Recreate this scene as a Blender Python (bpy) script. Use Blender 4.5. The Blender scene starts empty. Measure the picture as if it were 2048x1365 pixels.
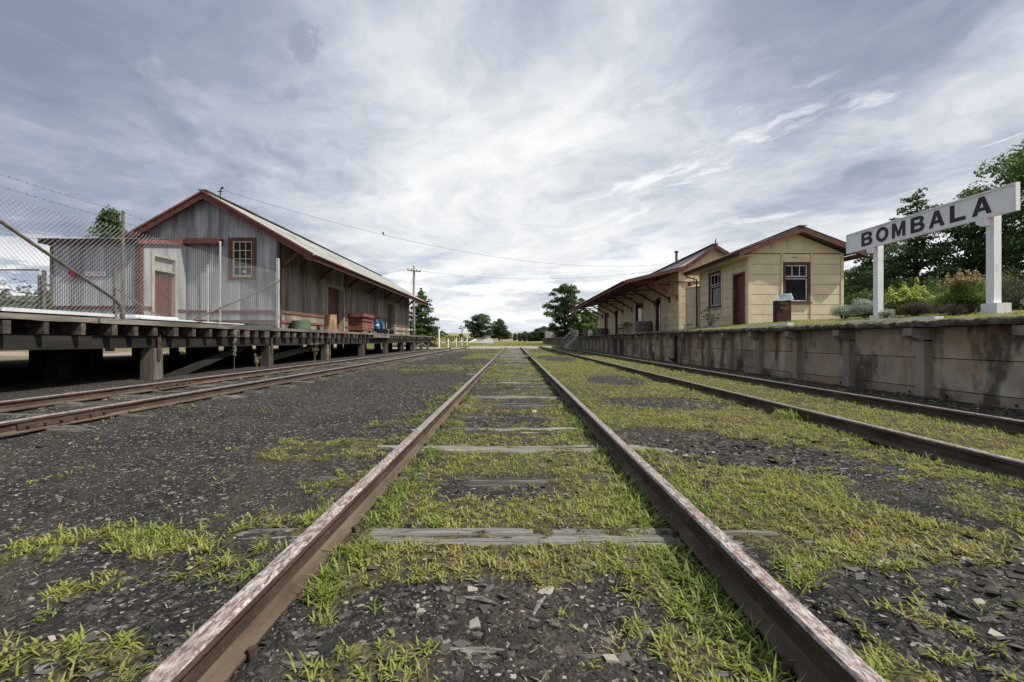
import bpy, math, random
import numpy as np
from mathutils import Vector, Matrix
from mathutils.geometry import tessellate_polygon
R = math.radians
rnd = random.Random(7)
scene = bpy.context.scene
COL = scene.collection
# ------------------------------------------------------------------ camera
cam_d = bpy.data.cameras.new('camera'); cam = bpy.data.objects.new('camera', cam_d); COL.objects.link(cam)
cam.location = (0, 0, 0.86); cam.rotation_euler = (R(90), 0, 0)
cam_d.sensor_width = 36; cam_d.lens = 16; cam_d.clip_start = 0.05; cam_d.clip_end = 9000
cam_d.shift_x = -0.0013; cam_d.shift_y = -0.0012
scene.camera = cam
scene.view_settings.view_transform = 'Standard'
try: scene.view_settings.look = 'None'
except Exception: pass
scene.view_settings.exposure = 0.35; scene.view_settings.gamma = 1.0
# ------------------------------------------------------------------ sun
SUN_EL, SUN_AZ = R(50), R(108)          # azimuth clockwise from +Y
sun_d = bpy.data.lights.new('sun', 'SUN'); sun_d.energy = 4.0; sun_d.angle = R(1.0); sun_d.color = (1, .95, .86)
sun = bpy.data.objects.new('sun', sun_d); COL.objects.link(sun)
sv = Vector((math.cos(SUN_EL)*math.sin(SUN_AZ), math.cos(SUN_EL)*math.cos(SUN_AZ), math.sin(SUN_EL)))
sun.rotation_euler = sv.to_track_quat('Z', 'Y').to_euler(); sun.location = (20, -5, 30)
# ------------------------------------------------------------------ node helper
class N:
    def __init__(s, tree): s.t = tree; s.n = tree.nodes; s.l = tree.links
    def new(s, typ, **kw):
        n = s.n.new(typ)
        for k, v in kw.items(): setattr(n, k, v)
        return n
    def put(s, sock, v):
        if v is None: return
        if isinstance(v, bpy.types.NodeSocket): s.l.new(v, sock)
        else:
            if hasattr(sock.default_value, '__len__') and not hasattr(v, '__len__'): v = (v, v, v)
            if hasattr(v, '__len__') and len(v) == 3 and sock.type == 'RGBA': v = (*v, 1)
            sock.default_value = v
    def math(s, op, a, b=None, c=None, clamp=False):
        n = s.new('ShaderNodeMath', operation=op, use_clamp=clamp)
        s.put(n.inputs[0], a); s.put(n.inputs[1], b); s.put(n.inputs[2], c); return n.outputs[0]
    def vmul(s, v, k):
        n = s.new('ShaderNodeVectorMath', operation='MULTIPLY'); s.put(n.inputs[0], v); s.put(n.inputs[1], k); return n.outputs[0]
    def vadd(s, v, k):
        n = s.new('ShaderNodeVectorMath', operation='ADD'); s.put(n.inputs[0], v); s.put(n.inputs[1], k); return n.outputs[0]
    def noise(s, vec, scale=1, detail=4, rough=.55, dist=0, col=False):
        n = s.new('ShaderNodeTexNoise'); s.put(n.inputs['Vector'], vec); n.inputs['Scale'].default_value = scale
        n.inputs['Detail'].default_value = detail; n.inputs['Roughness'].default_value = rough; n.inputs['Distortion'].default_value = dist
        return n.outputs[1 if col else 0]
    def voro(s, vec, scale, feat='F1', out='Color', rand=1):
        n = s.new('ShaderNodeTexVoronoi', feature=feat); s.put(n.inputs['Vector'], vec); n.inputs['Scale'].default_value = scale
        n.inputs['Randomness'].default_value = rand
        return n.outputs[out]
    def ramp(s, f, stops, interp='LINEAR'):
        n = s.new('ShaderNodeValToRGB'); s.put(n.inputs[0], f); e = n.color_ramp.elements; n.color_ramp.interpolation = interp
        while len(e) < len(stops): e.new(.5)
        for i, (p, c) in enumerate(stops):
            e[i].position = p; e[i].color = (*c, 1) if len(c) == 3 else c
        return n.outputs[0]
    def mix(s, f, a, b, mode='MIX'):
        n = s.new('ShaderNodeMix', data_type='RGBA', blend_type=mode)
        s.put(n.inputs[0], f); s.put(n.inputs[6], a); s.put(n.inputs[7], b); return n.outputs[2]
    def maprange(s, v, a, b, c=0, d=1, smooth=False):
        n = s.new('ShaderNodeMapRange'); s.put(n.inputs[0], v)
        if smooth: n.interpolation_type = 'SMOOTHSTEP'
        for i, x in enumerate((a, b, c, d)): n.inputs[i+1].default_value = x
        return n.outputs[0]
    def sep(s, v):
        n = s.new('ShaderNodeSeparateXYZ'); s.put(n.inputs[0], v); return n.outputs
    def comb(s, x, y, z):
        n = s.new('ShaderNodeCombineXYZ')
        for i, k in enumerate((x, y, z)): s.put(n.inputs[i], k)
        return n.outputs[0]
    def attr(s, name, out='Fac'):
        n = s.new('ShaderNodeAttribute', attribute_name=name); return n.outputs[out]
# ------------------------------------------------------------------ world: Nishita sky behind layered cloud
world = bpy.data.worlds.new('World'); scene.world = world; world.use_nodes = True
wt = world.node_tree; wt.nodes.clear(); w = N(wt)
sky = w.new('ShaderNodeTexSky', sky_type='NISHITA', sun_disc=False)
sky.sun_elevation = SUN_EL; sky.sun_rotation = SUN_AZ; sky.air_density = 1.0; sky.dust_density = 1.0
d = w.new('ShaderNodeTexCoord').outputs['Generated']
dx, dy, dz = w.sep(d)
zc = w.math('ADD', w.math('MAXIMUM', dz, 0.0), 0.10)
px = w.math('DIVIDE', dx, zc); py = w.math('DIVIDE', dy, zc)
P = w.comb(px, py, 0.0)
warp = w.vmul(w.vadd(w.noise(P, .7, 5, .55, col=True), (-.5, -.5, -.5)), 1.15)
Pw = w.vadd(P, warp)
def rot2(v, a):
    n = w.new('ShaderNodeVectorRotate', rotation_type='Z_AXIS'); w.put(n.inputs['Vector'], v); n.inputs['Angle'].default_value = a; return n.outputs[0]
Ps = w.vmul(rot2(Pw, R(-20)), (1.0, .72, 1.0))                 # streaks run away from the viewer
big = w.noise(w.vadd(Ps, (3.1, 7.7, 0)), .62, 4, .52)
mid = w.noise(w.vadd(Ps, (11.0, 2.0, 4.0)), 1.9, 9, .62)
fine = w.noise(w.vmul(w.vadd(rot2(Pw, R(-28)), (5, 5, 2)), (1, .6, 1)), 6.5, 6, .62)
t = w.math('ADD', w.math('MULTIPLY', big, .55), w.math('ADD', w.math('MULTIPLY', mid, .36), w.math('MULTIPLY', fine, .12)))
# the cloud sheet is thick and bright towards the lower middle and right, thinner and greyer high up and to the left
azd = w.math('ARCTAN2', dx, dy)
def lobe(c0, wd, e0, we, amt):
    a_ = w.math('POWER', w.math('DIVIDE', w.math('SUBTRACT', azd, c0), wd), 2.0); b_ = w.math('POWER', w.math('DIVIDE', w.math('SUBTRACT', dz, e0), we), 2.0)
    return w.math('MULTIPLY', w.math('EXPONENT', w.math('MULTIPLY', w.math('ADD', a_, b_), -1.0)), amt)
lean = w.math('ADD', w.math('ADD', w.math('MULTIPLY', dz, -.16), -.02), w.math('ADD', lobe(.12, .42, .34, .30, .075), w.math('ADD', lobe(-.85, .42, .46, .22, -.15), w.math('ADD', lobe(.66, .32, .56, .15, -.15), w.math('ADD', lobe(-.42, .22, .30, .13, .06), lobe(-.95, .30, .20, .10, -.07))))))
lean2 = w.math('MULTIPLY', w.maprange(dx, -.15, -.8, 0, 1, True), -.05)
t = w.math('ADD', t, w.math('ADD', lean, lean2))
cloud = w.ramp(t, [(.24, (.195, .235, .315)), (.33, (.275, .318, .400)), (.40, (.40, .435, .505)), (.465, (.545, .572, .615)), (.53, (.67, .685, .705)), (.61, (.80, .80, .80))])
skyc = w.vmul(sky.outputs[0], .085)
hole = w.noise(w.vmul(w.vadd(rot2(Pw, R(-22)), (9.5, 1.7, 0)), (1, .45, 1)), 1.55, 6, .55)
low = w.maprange(dz, .02, .40, 1, 0, True)
holef = w.math('MULTIPLY', w.maprange(hole, .56, .74, 0, 1, True), w.math('ADD', w.math('MULTIPLY', low, .75), .12))
blue = w.mix(.6, skyc, (.22, .34, .52))
c1 = w.mix(holef, cloud, blue)
# bright streak clouds
stk = w.noise(w.vmul(w.vadd(rot2(Pw, R(-33)), (21.3, 4.2, 7)), (1.5, .42, 1)), 1.9, 7, .60)
stf = w.math('MULTIPLY', w.maprange(stk, .545, .66, 0, 1, True), w.math('MULTIPLY', w.maprange(dx, .0, .35, .15, 1, True), w.maprange(dz, .16, .26, 0, 1, True)))
c1 = w.mix(w.math('MULTIPLY', stf, .8), c1, (.86, .87, .88))
# cumulus band along the horizon
az = w.math('ARCTAN2', dx, dy)
Q = w.comb(w.math('MULTIPLY', az, 7.0), w.math('MULTIPLY', dz, 34.0), 2.5)
cu = w.noise(Q, 1.1, 7, .58)
band = w.maprange(dz, .10, .20, 1, 0, True)
cuf = w.math('MULTIPLY', w.maprange(cu, .49, .55, 0, 1, True), band)
gap = w.math('MULTIPLY', w.maprange(w.noise(w.vadd(Q, (40, 0, 0)), .55, 4, .5), .46, .62, 0, 1, True), w.maprange(dz, .07, .17, 1, 0, True))
c2 = w.mix(w.math('MULTIPLY', gap, .8), c1, (.36, .47, .60))
c3 = w.mix(w.math('MULTIPLY', cuf, .85), c2, (.84, .84, .84))
# two ragged scraps of darker cloud (upper left of the middle)
def scrap(az0, el, sx, sz, seed):
    ax = w.math('DIVIDE', w.math('SUBTRACT', az, az0), sx); ez = w.math('DIVIDE', w.math('SUBTRACT', dz, el), sz)
    rr = w.math('SQRT', w.math('ADD', w.math('MULTIPLY', ax, ax), w.math('MULTIPLY', ez, ez)))
    nn = w.noise(w.vadd(w.vmul(d, 16), (seed, 0, 0)), 1.9, 8, .68)
    return w.maprange(w.math('ADD', rr, w.math('MULTIPLY', w.math('SUBTRACT', nn, .5), 2.2)), .90, .50, 0, 1, True)
sc1 = scrap(-.430, .512, .036, .042, 3.0); sc2 = scrap(-.452, .440, .016, .018, 8.0)
c4 = w.mix(w.math('MULTIPLY', sc1, .62), c3, (.235, .265, .33)); c4 = w.mix(w.math('MULTIPLY', sc2, .5), c4, (.27, .30, .37))
below = w.maprange(dz, -.02, .0, 0, 1)
c5 = w.mix(below, (.12, .12, .09), c4)
bg = w.new('ShaderNodeBackground'); w.put(bg.inputs[0], c5); bg.inputs[1].default_value = 1.0
# the Nishita sky itself enters at strength 0.085 (skyc above)
out = w.new('ShaderNodeOutputWorld'); wt.links.new(bg.outputs[0], out.inputs[0])
# ------------------------------------------------------------------ materials
MATS = {}
def mat(name, ramp, scale=4, stretch=(1, 1, 1), rough=.85, bump=.25, bscale=60, bstretch=None, layers=(), var=.12, metallic=0, detail=6, spec=.3, bdist=.01, trans=None, attrtint=None, rndmix=None):
    m = bpy.data.materials.new(name); m.use_nodes = True; t = m.node_tree; t.nodes.clear(); s = N(t)
    pos = s.new('ShaderNodeNewGeometry').outputs['Position']
    oi = s.new('ShaderNodeObjectInfo').outputs['Random']
    pj = s.vadd(pos, s.comb(s.math('MULTIPLY', oi, 13.7), s.math('MULTIPLY', oi, 7.3), s.math('MULTIPLY', oi, 3.1)))
    v = s.vmul(pj, stretch)
    f = s.noise(v, scale, detail, .6)
    if attrtint: f = s.math('ADD', s.math('MULTIPLY', f, .3), s.math('MULTIPLY', s.attr(attrtint), .8), clamp=True)
    k = len(ramp)
    stops = ramp if isinstance(ramp[0][0], float) and len(ramp[0]) == 2 else [(.32 + .36*i/max(1, k-1), c) for i, c in enumerate(ramp)]
    c = s.ramp(f, stops)
    if rndmix: c = s.mix(s.math('MULTIPLY', s.math('FRACT', s.math('MULTIPLY', oi, 7.77)), rndmix[1]), c, rndmix[0])
    for i, (lc, ls, lst, lo, hi, amt) in enumerate(layers):
        q = s.noise(s.vmul(s.vadd(pos, (i*5.3+2, i*1.7, i*2.9)), lst), ls, 6, .62)
        c = s.mix(s.math('MULTIPLY', s.maprange(q, lo, hi, 0, 1), amt), c, lc)
    if var:
        hv = s.new('ShaderNodeHueSaturation'); s.put(hv.inputs['Value'], s.maprange(oi, 0, 1, 1-var, 1+var)); s.put(hv.inputs['Color'], c); c = hv.outputs[0]
    b = s.new('ShaderNodeBsdfPrincipled'); s.put(b.inputs['Base Color'], c); b.inputs['Roughness'].default_value = rough
    b.inputs['Metallic'].default_value = metallic; b.inputs['Specular IOR Level'].default_value = spec
    if bump:
        bn = s.new('ShaderNodeBump'); bn.inputs['Strength'].default_value = bump; bn.inputs['Distance'].default_value = bdist
        s.put(bn.inputs['Height'], s.noise(s.vmul(pj, bstretch or stretch), bscale, 6, .65)); t.links.new(bn.outputs[0], b.inputs['Normal'])
    o = s.new('ShaderNodeOutputMaterial')
    if trans:
        tr = s.new('ShaderNodeBsdfTranslucent'); s.put(tr.inputs[0], s.vmul(c, trans[1])); ms = s.new('ShaderNodeMixShader'); ms.inputs[0].default_value = trans[0]
        t.links.new(b.outputs[0], ms.inputs[1]); t.links.new(tr.outputs[0], ms.inputs[2]); t.links.new(ms.outputs[0], o.inputs[0])
    else: t.links.new(b.outputs[0], o.inputs[0])
    MATS[name] = m; return m
V1 = (1, 1, 1)
VZ = (1, 1, .09)      # streaks running down
mat('cream', [(.60, .505, .33), (.67, .57, .385), (.71, .615, .43)], 1.6, rough=.7, bump=.12, bscale=50, var=.05,
    layers=[((.36, .29, .20), 2.2, (1, 1, .22), .54, .76, .40), ((.74, .67, .53), 5, (1, 1, .5), .60, .75, .4), ((.20, .17, .12), 14, V1, .70, .80, .3)])
mat('cream_trim', [(.61, .515, .34), (.68, .585, .395)], 3, rough=.65, bump=.1, var=.04, layers=[((.25, .2, .14), 9, V1, .62, .8, .35)])
mat('oxblood', [(.078, .026, .020), (.115, .040, .030), (.145, .058, .044)], 5, rough=.6, bump=.2, bscale=60, var=.08, layers=[((.20, .11, .09), 16, V1, .60, .75, .5)])
mat('oxblood_faded', [(.13, .046, .034), (.195, .074, .055), (.26, .11, .085)], 5, rough=.75, bump=.25, bscale=60, var=.10, layers=[((.34, .22, .19), 14, V1, .58, .75, .5), ((.08, .03, .03), 3, V1, .6, .75, .5)])
mat('zinc', [(.20, .207, .215), (.33, .34, .355), (.46, .47, .485)], 2.2, VZ, rough=.62, bump=.15, bscale=30, bstretch=VZ, var=.20, metallic=.25,
    layers=[((.10, .095, .09), 3.5, (1, 1, .10), .52, .66, .65), ((.22, .125, .07), 2.4, (1, 1, .22), .57, .72, .70), ((.50, .51, .52), 9, (1, 1, .05), .62, .74, .6)])
mat('zinc_brown', [(.165, .14, .115), (.27, .238, .20), (.39, .355, .31)], 2.4, VZ, rough=.75, bump=.15, bscale=30, bstretch=VZ, var=.20, metallic=.1,
    layers=[((.055, .045, .036), 3.0, (1, 1, .12), .52, .66, .8), ((.20, .11, .06), 5, (1, 1, .15), .60, .72, .5), ((.38, .34, .28), 8.0, (1, 1, .08), .60, .76, .6)])
mat('zinc_roof', [(.20, .20, .185), (.31, .31, .29), (.40, .40, .375)], 1.4, (1, .5, 1), rough=.6, bump=.1, var=.12, metallic=.15,
    layers=[((.22, .19, .15), 2.6, (.4, 1, .4), .60, .76, .6), ((.3, .17, .10), 9, V1, .68, .8, .4)])
mat('iron_roof_dark', [(.13, .12, .115), (.20, .185, .18), (.26, .24, .23)], 2.5, (.3, 1, .3), rough=.7, bump=.1, var=.15, layers=[((.36, .33, .30), 4, V1, .62, .78, .5)])
mat('rust', [(.040, .027, .020), (.070, .048, .035), (.11, .080, .060)], 9, (1, .35, 1), rough=.85, bump=.35, bscale=90, var=.10,
    layers=[((.30, .23, .15), 22, V1, .60, .74, .45), ((.03, .022, .02), 6, (1, .3, 1), .58, .72, .6)])
mat('rust_dust', [(.055, .039, .028), (.098, .073, .052), (.145, .113, .082)], 7, (1, .3, 1), rough=.9, bump=.35, bscale=70, var=.08, layers=[((.05, .034, .026), 12, (1, .5, 1), .55, .70, .6)])
mat('wood_dark', [(.030, .026, .022), (.058, .050, .043), (.095, .082, .070)], 5, (1, .12, 1), rough=.9, bump=.6, bscale=40, bstretch=(4, .25, 4), var=.25,
    layers=[((.20, .175, .145), 9, (2, .12, 2), .58, .76, .7)])
mat('wood_dark_x', [(.030, .026, .022), (.058, .050, .043), (.095, .082, .070)], 5, (.12, 1, 1), rough=.9, bump=.6, bscale=40, bstretch=(.25, 4, 4), var=.35,
    layers=[((.24, .20, .155), 7, (1, 1, 1), .52, .70, .8)])
mat('wood_post', [(.050, .044, .038), (.10, .088, .075), (.165, .145, .125)], 5, (1, 1, .12), rough=.9, bump=.6, bscale=30, bstretch=(3, 3, .2), var=.25,
    layers=[((.025, .022, .02), 7, (3, 3, .12), .56, .70, .8), ((.26, .23, .19), 9, (3, 3, .12), .60, .76, .6)])
mat('wood_edge', [(.085, .072, .058), (.155, .135, .112), (.225, .20, .17)], 4, (1, .12, 1), rough=.9, bump=.7, bscale=30, bstretch=(3, .2, 4), var=.22,
    layers=[((.03, .026, .022), 7, (4, .12, 4), .55, .70, .8)])
mat('sleeper', [(.09, .082, .072), (.23, .215, .193), (.36, .34, .31)], 5, (.35, 9, 9), rough=.9, bump=.9, bscale=22, bstretch=(.18, 5, 5), var=.18,
    layers=[((.022, .02, .018), 9, (.16, 4, 4), .57, .66, .9), ((.13, .10, .075), 3, V1, .55, .72, .5)], bdist=.02)
mat('sleeper_grey', [(.035, .031, .027), (.10, .092, .082), (.23, .215, .195)], 5, (.35, 9, 9), rough=.9, bump=.9, bscale=22, bstretch=(.18, 5, 5), var=.25,
    layers=[((.018, .017, .016), 8, (.16, 4, 4), .53, .64, .9)], bdist=.02)
mat('concrete', rndmix=((.34, .235, .14), .85), ramp=[(.30, .255, .195), (.44, .39, .315), (.56, .51, .43)], scale=2.0, rough=.9, bump=.4, bscale=45, var=.20,
    layers=[((.34, .21, .11), 1.1, (1, 1, .8), .46, .62, .62), ((.075, .058, .042), 1.8, (1, 1, .45), .50, .59, .85), ((.30, .18, .09), 5, (1, 1, .12), .58, .70, .5), ((.56, .51, .44), 2.6, (1, 1, .12), .57, .70, .6), ((.10, .08, .06), 6, (1, 1, .10), .58, .72, .5), ((.05, .045, .04), 26, V1, .68, .76, .6)])
mat('concrete_post', [(.22, .185, .14), (.31, .265, .21), (.39, .345, .285)], 3, (1, 1, .4), rough=.9, bump=.4, bscale=45, var=.15,
    layers=[((.10, .08, .06), 2.2, (1, 1, .3), .48, .66, .7)])
mat('coping', [(.045, .039, .032), (.11, .095, .076), (.21, .185, .15)], 7, (1, .5, 1), rough=.95, bump=.9, bscale=26, var=.15, layers=[((.30, .27, .22), 12, V1, .60, .74, .6)], bdist=.03)
mat('platform_dirt', [(.10, .095, .05), (.17, .15, .09), (.27, .23, .15)], 3, rough=.95, bump=.5, bscale=30, var=0, layers=[((.10, .11, .042), 1.8, V1, .48, .66, .6)])
mat('white_paint', [(.76, .76, .77), (.82, .82, .83), (.84, .84, .84)], 5, rough=.55, bump=.08, var=.03, layers=[((.42, .38, .33), 9, (1, 1, .3), .56, .74, .45), ((.30, .20, .13), 2.2, (1, 1, .15), .60, .74, .45)])
mat('white_sheet', [(.62, .63, .65), (.74, .75, .77), (.80, .81, .82)], 3, rough=.5, bump=.1, var=.05, layers=[((.35, .34, .33), 14, (1, .3, 1), .62, .75, .4)])
mat('letter_black', [(.030, .031, .034), (.040, .041, .045)], 4, rough=.6, bump=.05, var=0)
mat('sign_red', [(.42, .018, .035), (.52, .03, .05)], 4, rough=.5, bump=0, var=0)
mat('galv', [(.30, .31, .32), (.44, .45, .46), (.52, .53, .54)], 8, rough=.5, bump=.05, var=.08, metallic=.4)
mat('galv_rusty', [(.085, .072, .058), (.15, .13, .10), (.24, .22, .18)], 7, rough=.7, bump=.2, bscale=80, var=.1, metallic=.2, layers=[((.17, .09, .045), 16, V1, .55, .7, .6)])
mat('glass', [(.006, .007, .007), (.010, .011, .011)], 2, rough=.05, bump=0, var=0, spec=.12)
mat('joint_brown', [(.12, .092, .06), (.17, .13, .088)], 4, var=0, bump=0)
mat('corten', [(.028, .014, .012), (.045, .022, .018), (.06, .032, .026)], 9, rough=.8, bump=.2, var=0)
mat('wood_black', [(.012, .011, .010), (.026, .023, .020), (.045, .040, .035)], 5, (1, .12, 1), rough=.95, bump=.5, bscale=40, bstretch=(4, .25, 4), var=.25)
mat('window_white', [(.70, .70, .69), (.80, .80, .79)], 7, rough=.6, bump=.15, var=.03, layers=[((.25, .20, .16), 24, V1, .58, .7, .6)])
mat('cream_weathered', [(.28, .25, .19), (.38, .345, .27), (.46, .42, .335)], 5, (1, 1, .3), rough=.8, bump=.2, var=.05, layers=[((.14, .10, .07), 10, (1, 1, .3), .56, .70, .6)])
mat('wire_grey', [(.27, .275, .28), (.40, .405, .41)], 8, rough=.6, bump=0, var=0, metallic=.2)
mat('black_steel', [(.012, .012, .013), (.03, .03, .032)], 6, rough=.5, bump=.1, var=.1)
mat('black_hole', [(.010, .009, .008), (.014, .013, .012)], 6, rough=.9, bump=0, var=0)
mat('blue_paint', [(.02, .12, .35), (.03, .17, .45)], 6, rough=.4, bump=.05, var=.05)
mat('green_tin', [(.075, .13, .07), (.115, .18, .10)], 6, rough=.6, bump=.1, var=.03, layers=[((.20, .22, .15), 12, V1, .58, .72, .4)])
mat('log_bark', [(.14, .085, .045), (.30, .20, .115), (.46, .35, .22)], 6, (1, 1, .3), rough=.9, bump=.5, bscale=30, var=.05, layers=[((.07, .045, .03), 6, (2, 2, .3), .56, .68, .7)])
mat('barrel_wood', [(.075, .066, .062), (.135, .12, .115), (.20, .18, .17)], 5, (1, 1, .2), rough=.85, bump=.4, bscale=30, var=.18)
mat('barrel_hoop', [(.16, .14, .14), (.24, .22, .22)], 8, rough=.6, bump=.1, var=.05, metallic=.3)
mat('pole_wood', [(.16, .165, .13), (.26, .265, .215), (.33, .335, .28)], 5, (1, 1, .1), rough=.9, bump=.4, bscale=30, bstretch=(3, 3, .2), var=.05)
mat('bird_black', [(.012, .012, .014), (.022, .022, .025)], 9, rough=.5, bump=0, var=0)
mat('bird_white', [(.68, .68, .68), (.78, .78, .78)], 9, rough=.7, bump=0, var=0)
mat('panel_print', [(.05, .08, .10), (.10, .17, .20), (.26, .32, .34), (.08, .10, .09)], 7, rough=.25, bump=0, var=0, detail=2)
mat('path_dust', [(.36, .285, .235), (.45, .37, .31)], 3, rough=.95, bump=.3, bscale=50, var=0)
mat('stone', [(.024, .022, .020), (.060, .055, .050), (.13, .118, .105), (.32, .285, .24)], 3, rough=.85, bump=.3, bscale=60, var=0, attrtint='tint')
for n_, cs in {'leaf_dark': [(.032, .058, .018), (.07, .115, .032), (.14, .20, .055)],
               'leaf_mid': [(.028, .052, .015), (.062, .105, .026), (.12, .18, .042)],
               'leaf_far': [(.040, .062, .030), (.070, .100, .045), (.11, .145, .065)],
               'leaf_bush': [(.055, .10, .02), (.13, .20, .042), (.21, .30, .065)],
               'leaf_silver': [(.16, .19, .145), (.28, .32, .25), (.40, .44, .36)],
               'leaf_yellow': [(.22, .30, .05), (.46, .48, .09), (.64, .60, .17)],
               'leaf_rusty': [(.14, .16, .05), (.34, .25, .13), (.52, .33, .23)],
               'leaf_brown': [(.035, .028, .022), (.085, .062, .045), (.14, .11, .08)],
               'leaf_olive': [(.035, .048, .022), (.065, .080, .036), (.10, .115, .055)]}.items():
    mat(n_, cs, 2, rough=.55, bump=0, var=.06, attrtint='tint', trans=(.42, 1.4), spec=.35)
mat('bark', [(.045, .036, .028), (.085, .07, .055)], 8, (1, 1, .2), rough=.95, bump=.5, bscale=20, var=.1)
mat('grass', [(0.0, (.22, .13, .055)), (.12, (.36, .28, .11)), (.28, (.32, .335, .080)), (.52, (.235, .29, .058)), (.8, (.095, .145, .032)), (1.0, (.045, .085, .020))], 2.2, rough=.5, bump=0, var=0, attrtint='tint', trans=(.35, 1.35), spec=.3)
mat('dry_grass', [(.22, .17, .09), (.36, .29, .17), (.45, .38, .24)], 3, rough=.8, bump=0, var=0, attrtint='tint', trans=(.3, 1.1))
# rail running surface: scoured pale steel under flaking rust
m = bpy.data.materials.new('rail_top'); m.use_nodes = True; s = N(m.node_tree); b = m.node_tree.nodes['Principled BSDF']
pos = s.new('ShaderNodeNewGeometry').outputs['Position']
pv = s.vmul(pos, (1.5, .40, 1))
a = s.noise(pv, 55, 7, .62, .8); c = s.ramp(a, [(.30, (.085, .058, .052)), (.43, (.15, .12, .118)), (.52, (.36, .325, .30)), (.64, (.52, .485, .45))])
r2 = s.noise(s.vadd(pv, (3, 3, 3)), 130, 6, .6); c = s.mix(s.maprange(r2, .53, .60, 0, .85), c, (.24, .095, .045))
r3 = s.noise(s.vadd(pos, (9, 1, 3)), 6, 4, .6); c = s.mix(s.maprange(r3, .50, .68, 0, .7), c, (.12, .075, .065))
fx = s.maprange(s.sep(pos)[1], 1.6, 6, 0, .75); c = s.mix(fx, c, (.19, .158, .145))
s.put(b.inputs['Base Color'], c); b.inputs['Roughness'].default_value = .55
bn = s.new('ShaderNodeBump'); bn.inputs['Strength'].default_value = .4; bn.inputs['Distance'].default_value = .003; s.put(bn.inputs['Height'], a); m.node_tree.links.new(bn.outputs[0], b.inputs['Normal'])
MATS['rail_top'] = m
# ground: cinder gravel, soil, turf thatch, crossing dust and straw, mixed by what grows or lies there
m = bpy.data.materials.new('ground'); m.use_nodes = True; s = N(m.node_tree); b = m.node_tree.nodes['Principled BSDF']
pos = s.new('ShaderNodeNewGeometry').outputs['Position']; xx, yy, zz = s.sep(pos)
p2 = s.vadd(pos, s.vmul(s.noise(pos, 30, 3, .5, col=True), .02))
v1 = s.sep(s.voro(p2, 75))[0]; v2 = s.sep(s.voro(p2, 38))[0]; v3 = s.sep(s.voro(p2, 150))[1]
g1 = s.ramp(v1, [(0, (.015, .0135, .0125)), (.50, (.032, .029, .027)), (.76, (.072, .066, .060)), (.88, (.15, .138, .125)), (.95, (.40, .36, .31))], 'CONSTANT')
g2 = s.ramp(v2, [(0, (.020, .018, .017)), (.60, (.042, .038, .036)), (.86, (.095, .087, .079)), (.955, (.30, .28, .25))], 'CONSTANT')
g3 = s.ramp(v3, [(0, (.028, .027, .026)), (.7, (.065, .062, .058)), (.93, (.25, .23, .20))], 'CONSTANT')
sel = s.noise(pos, 2.3, 5, .6)
c = s.mix(s.maprange(s.noise(pos, 14, 3, .5), .46, .56), g1, g2); c = s.mix(s.maprange(sel, .42, .6, .1, .6), c, g3)
soil = s.ramp(s.noise(pos, 9, 7, .65), [(.3, (.038, .030, .024)), (.5, (.075, .060, .048)), (.7, (.13, .11, .085))])
c = s.mix(s.math('MULTIPLY', s.maprange(s.noise(pos, 1.1, 6, .6), .46, .66), s.attr('soil')), c, soil)
far = s.maprange(yy, 8, 30, 0, .45); c = s.mix(far, c, (.080, .072, .065))
turf = s.ramp(s.noise(pos, 26, 7, .72), [(.30, (.022, .019, .013)), (.44, (.052, .044, .024)), (.54, (.10, .090, .038)), (.66, (.20, .165, .085)), (.76, (.09, .068, .045))])
turf = s.mix(s.maprange(yy, 6, 22, 0, .75), turf, s.ramp(s.noise(pos, 3, 7, .7), [(.35, (.12, .12, .042)), (.65, (.24, .22, .09))]))
c = s.mix(s.maprange(s.math('ADD', s.attr('grass'), s.maprange(s.noise(pos, 7, 6, .7), .3, .7, -.3, .3)), .30, .75, 0, .93), c, turf)
straw = s.ramp(s.noise(s.vmul(pos, (1, .5, 1)), .35, 7, .65), [(.30, (.11, .13, .045)), (.46, (.22, .20, .09)), (.60, (.34, .29, .16)), (.72, (.42, .37, .23))])
c = s.mix(s.attr('dry'), c, straw)
dust = s.ramp(s.noise(pos, 3, 7, .65), [(.3, (.27, .205, .165)), (.6, (.40, .32, .265))]); c = s.mix(s.attr('path'), c, dust)
s.put(b.inputs['Base Color'], c); b.inputs['Roughness'].default_value = .95; b.inputs['Specular IOR Level'].default_value = .15
bn = s.new('ShaderNodeBump'); bn.inputs['Strength'].default_value = .8; bn.inputs['Distance'].default_value = .012
h = s.math('ADD', s.math('MULTIPLY', s.voro(p2, 60, out='Distance'), -1.2), s.noise(pos, 35, 6, .7)); s.put(bn.inputs['Height'], h); m.node_tree.links.new(bn.outputs[0], b.inputs['Normal'])
MATS['ground'] = m
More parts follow.
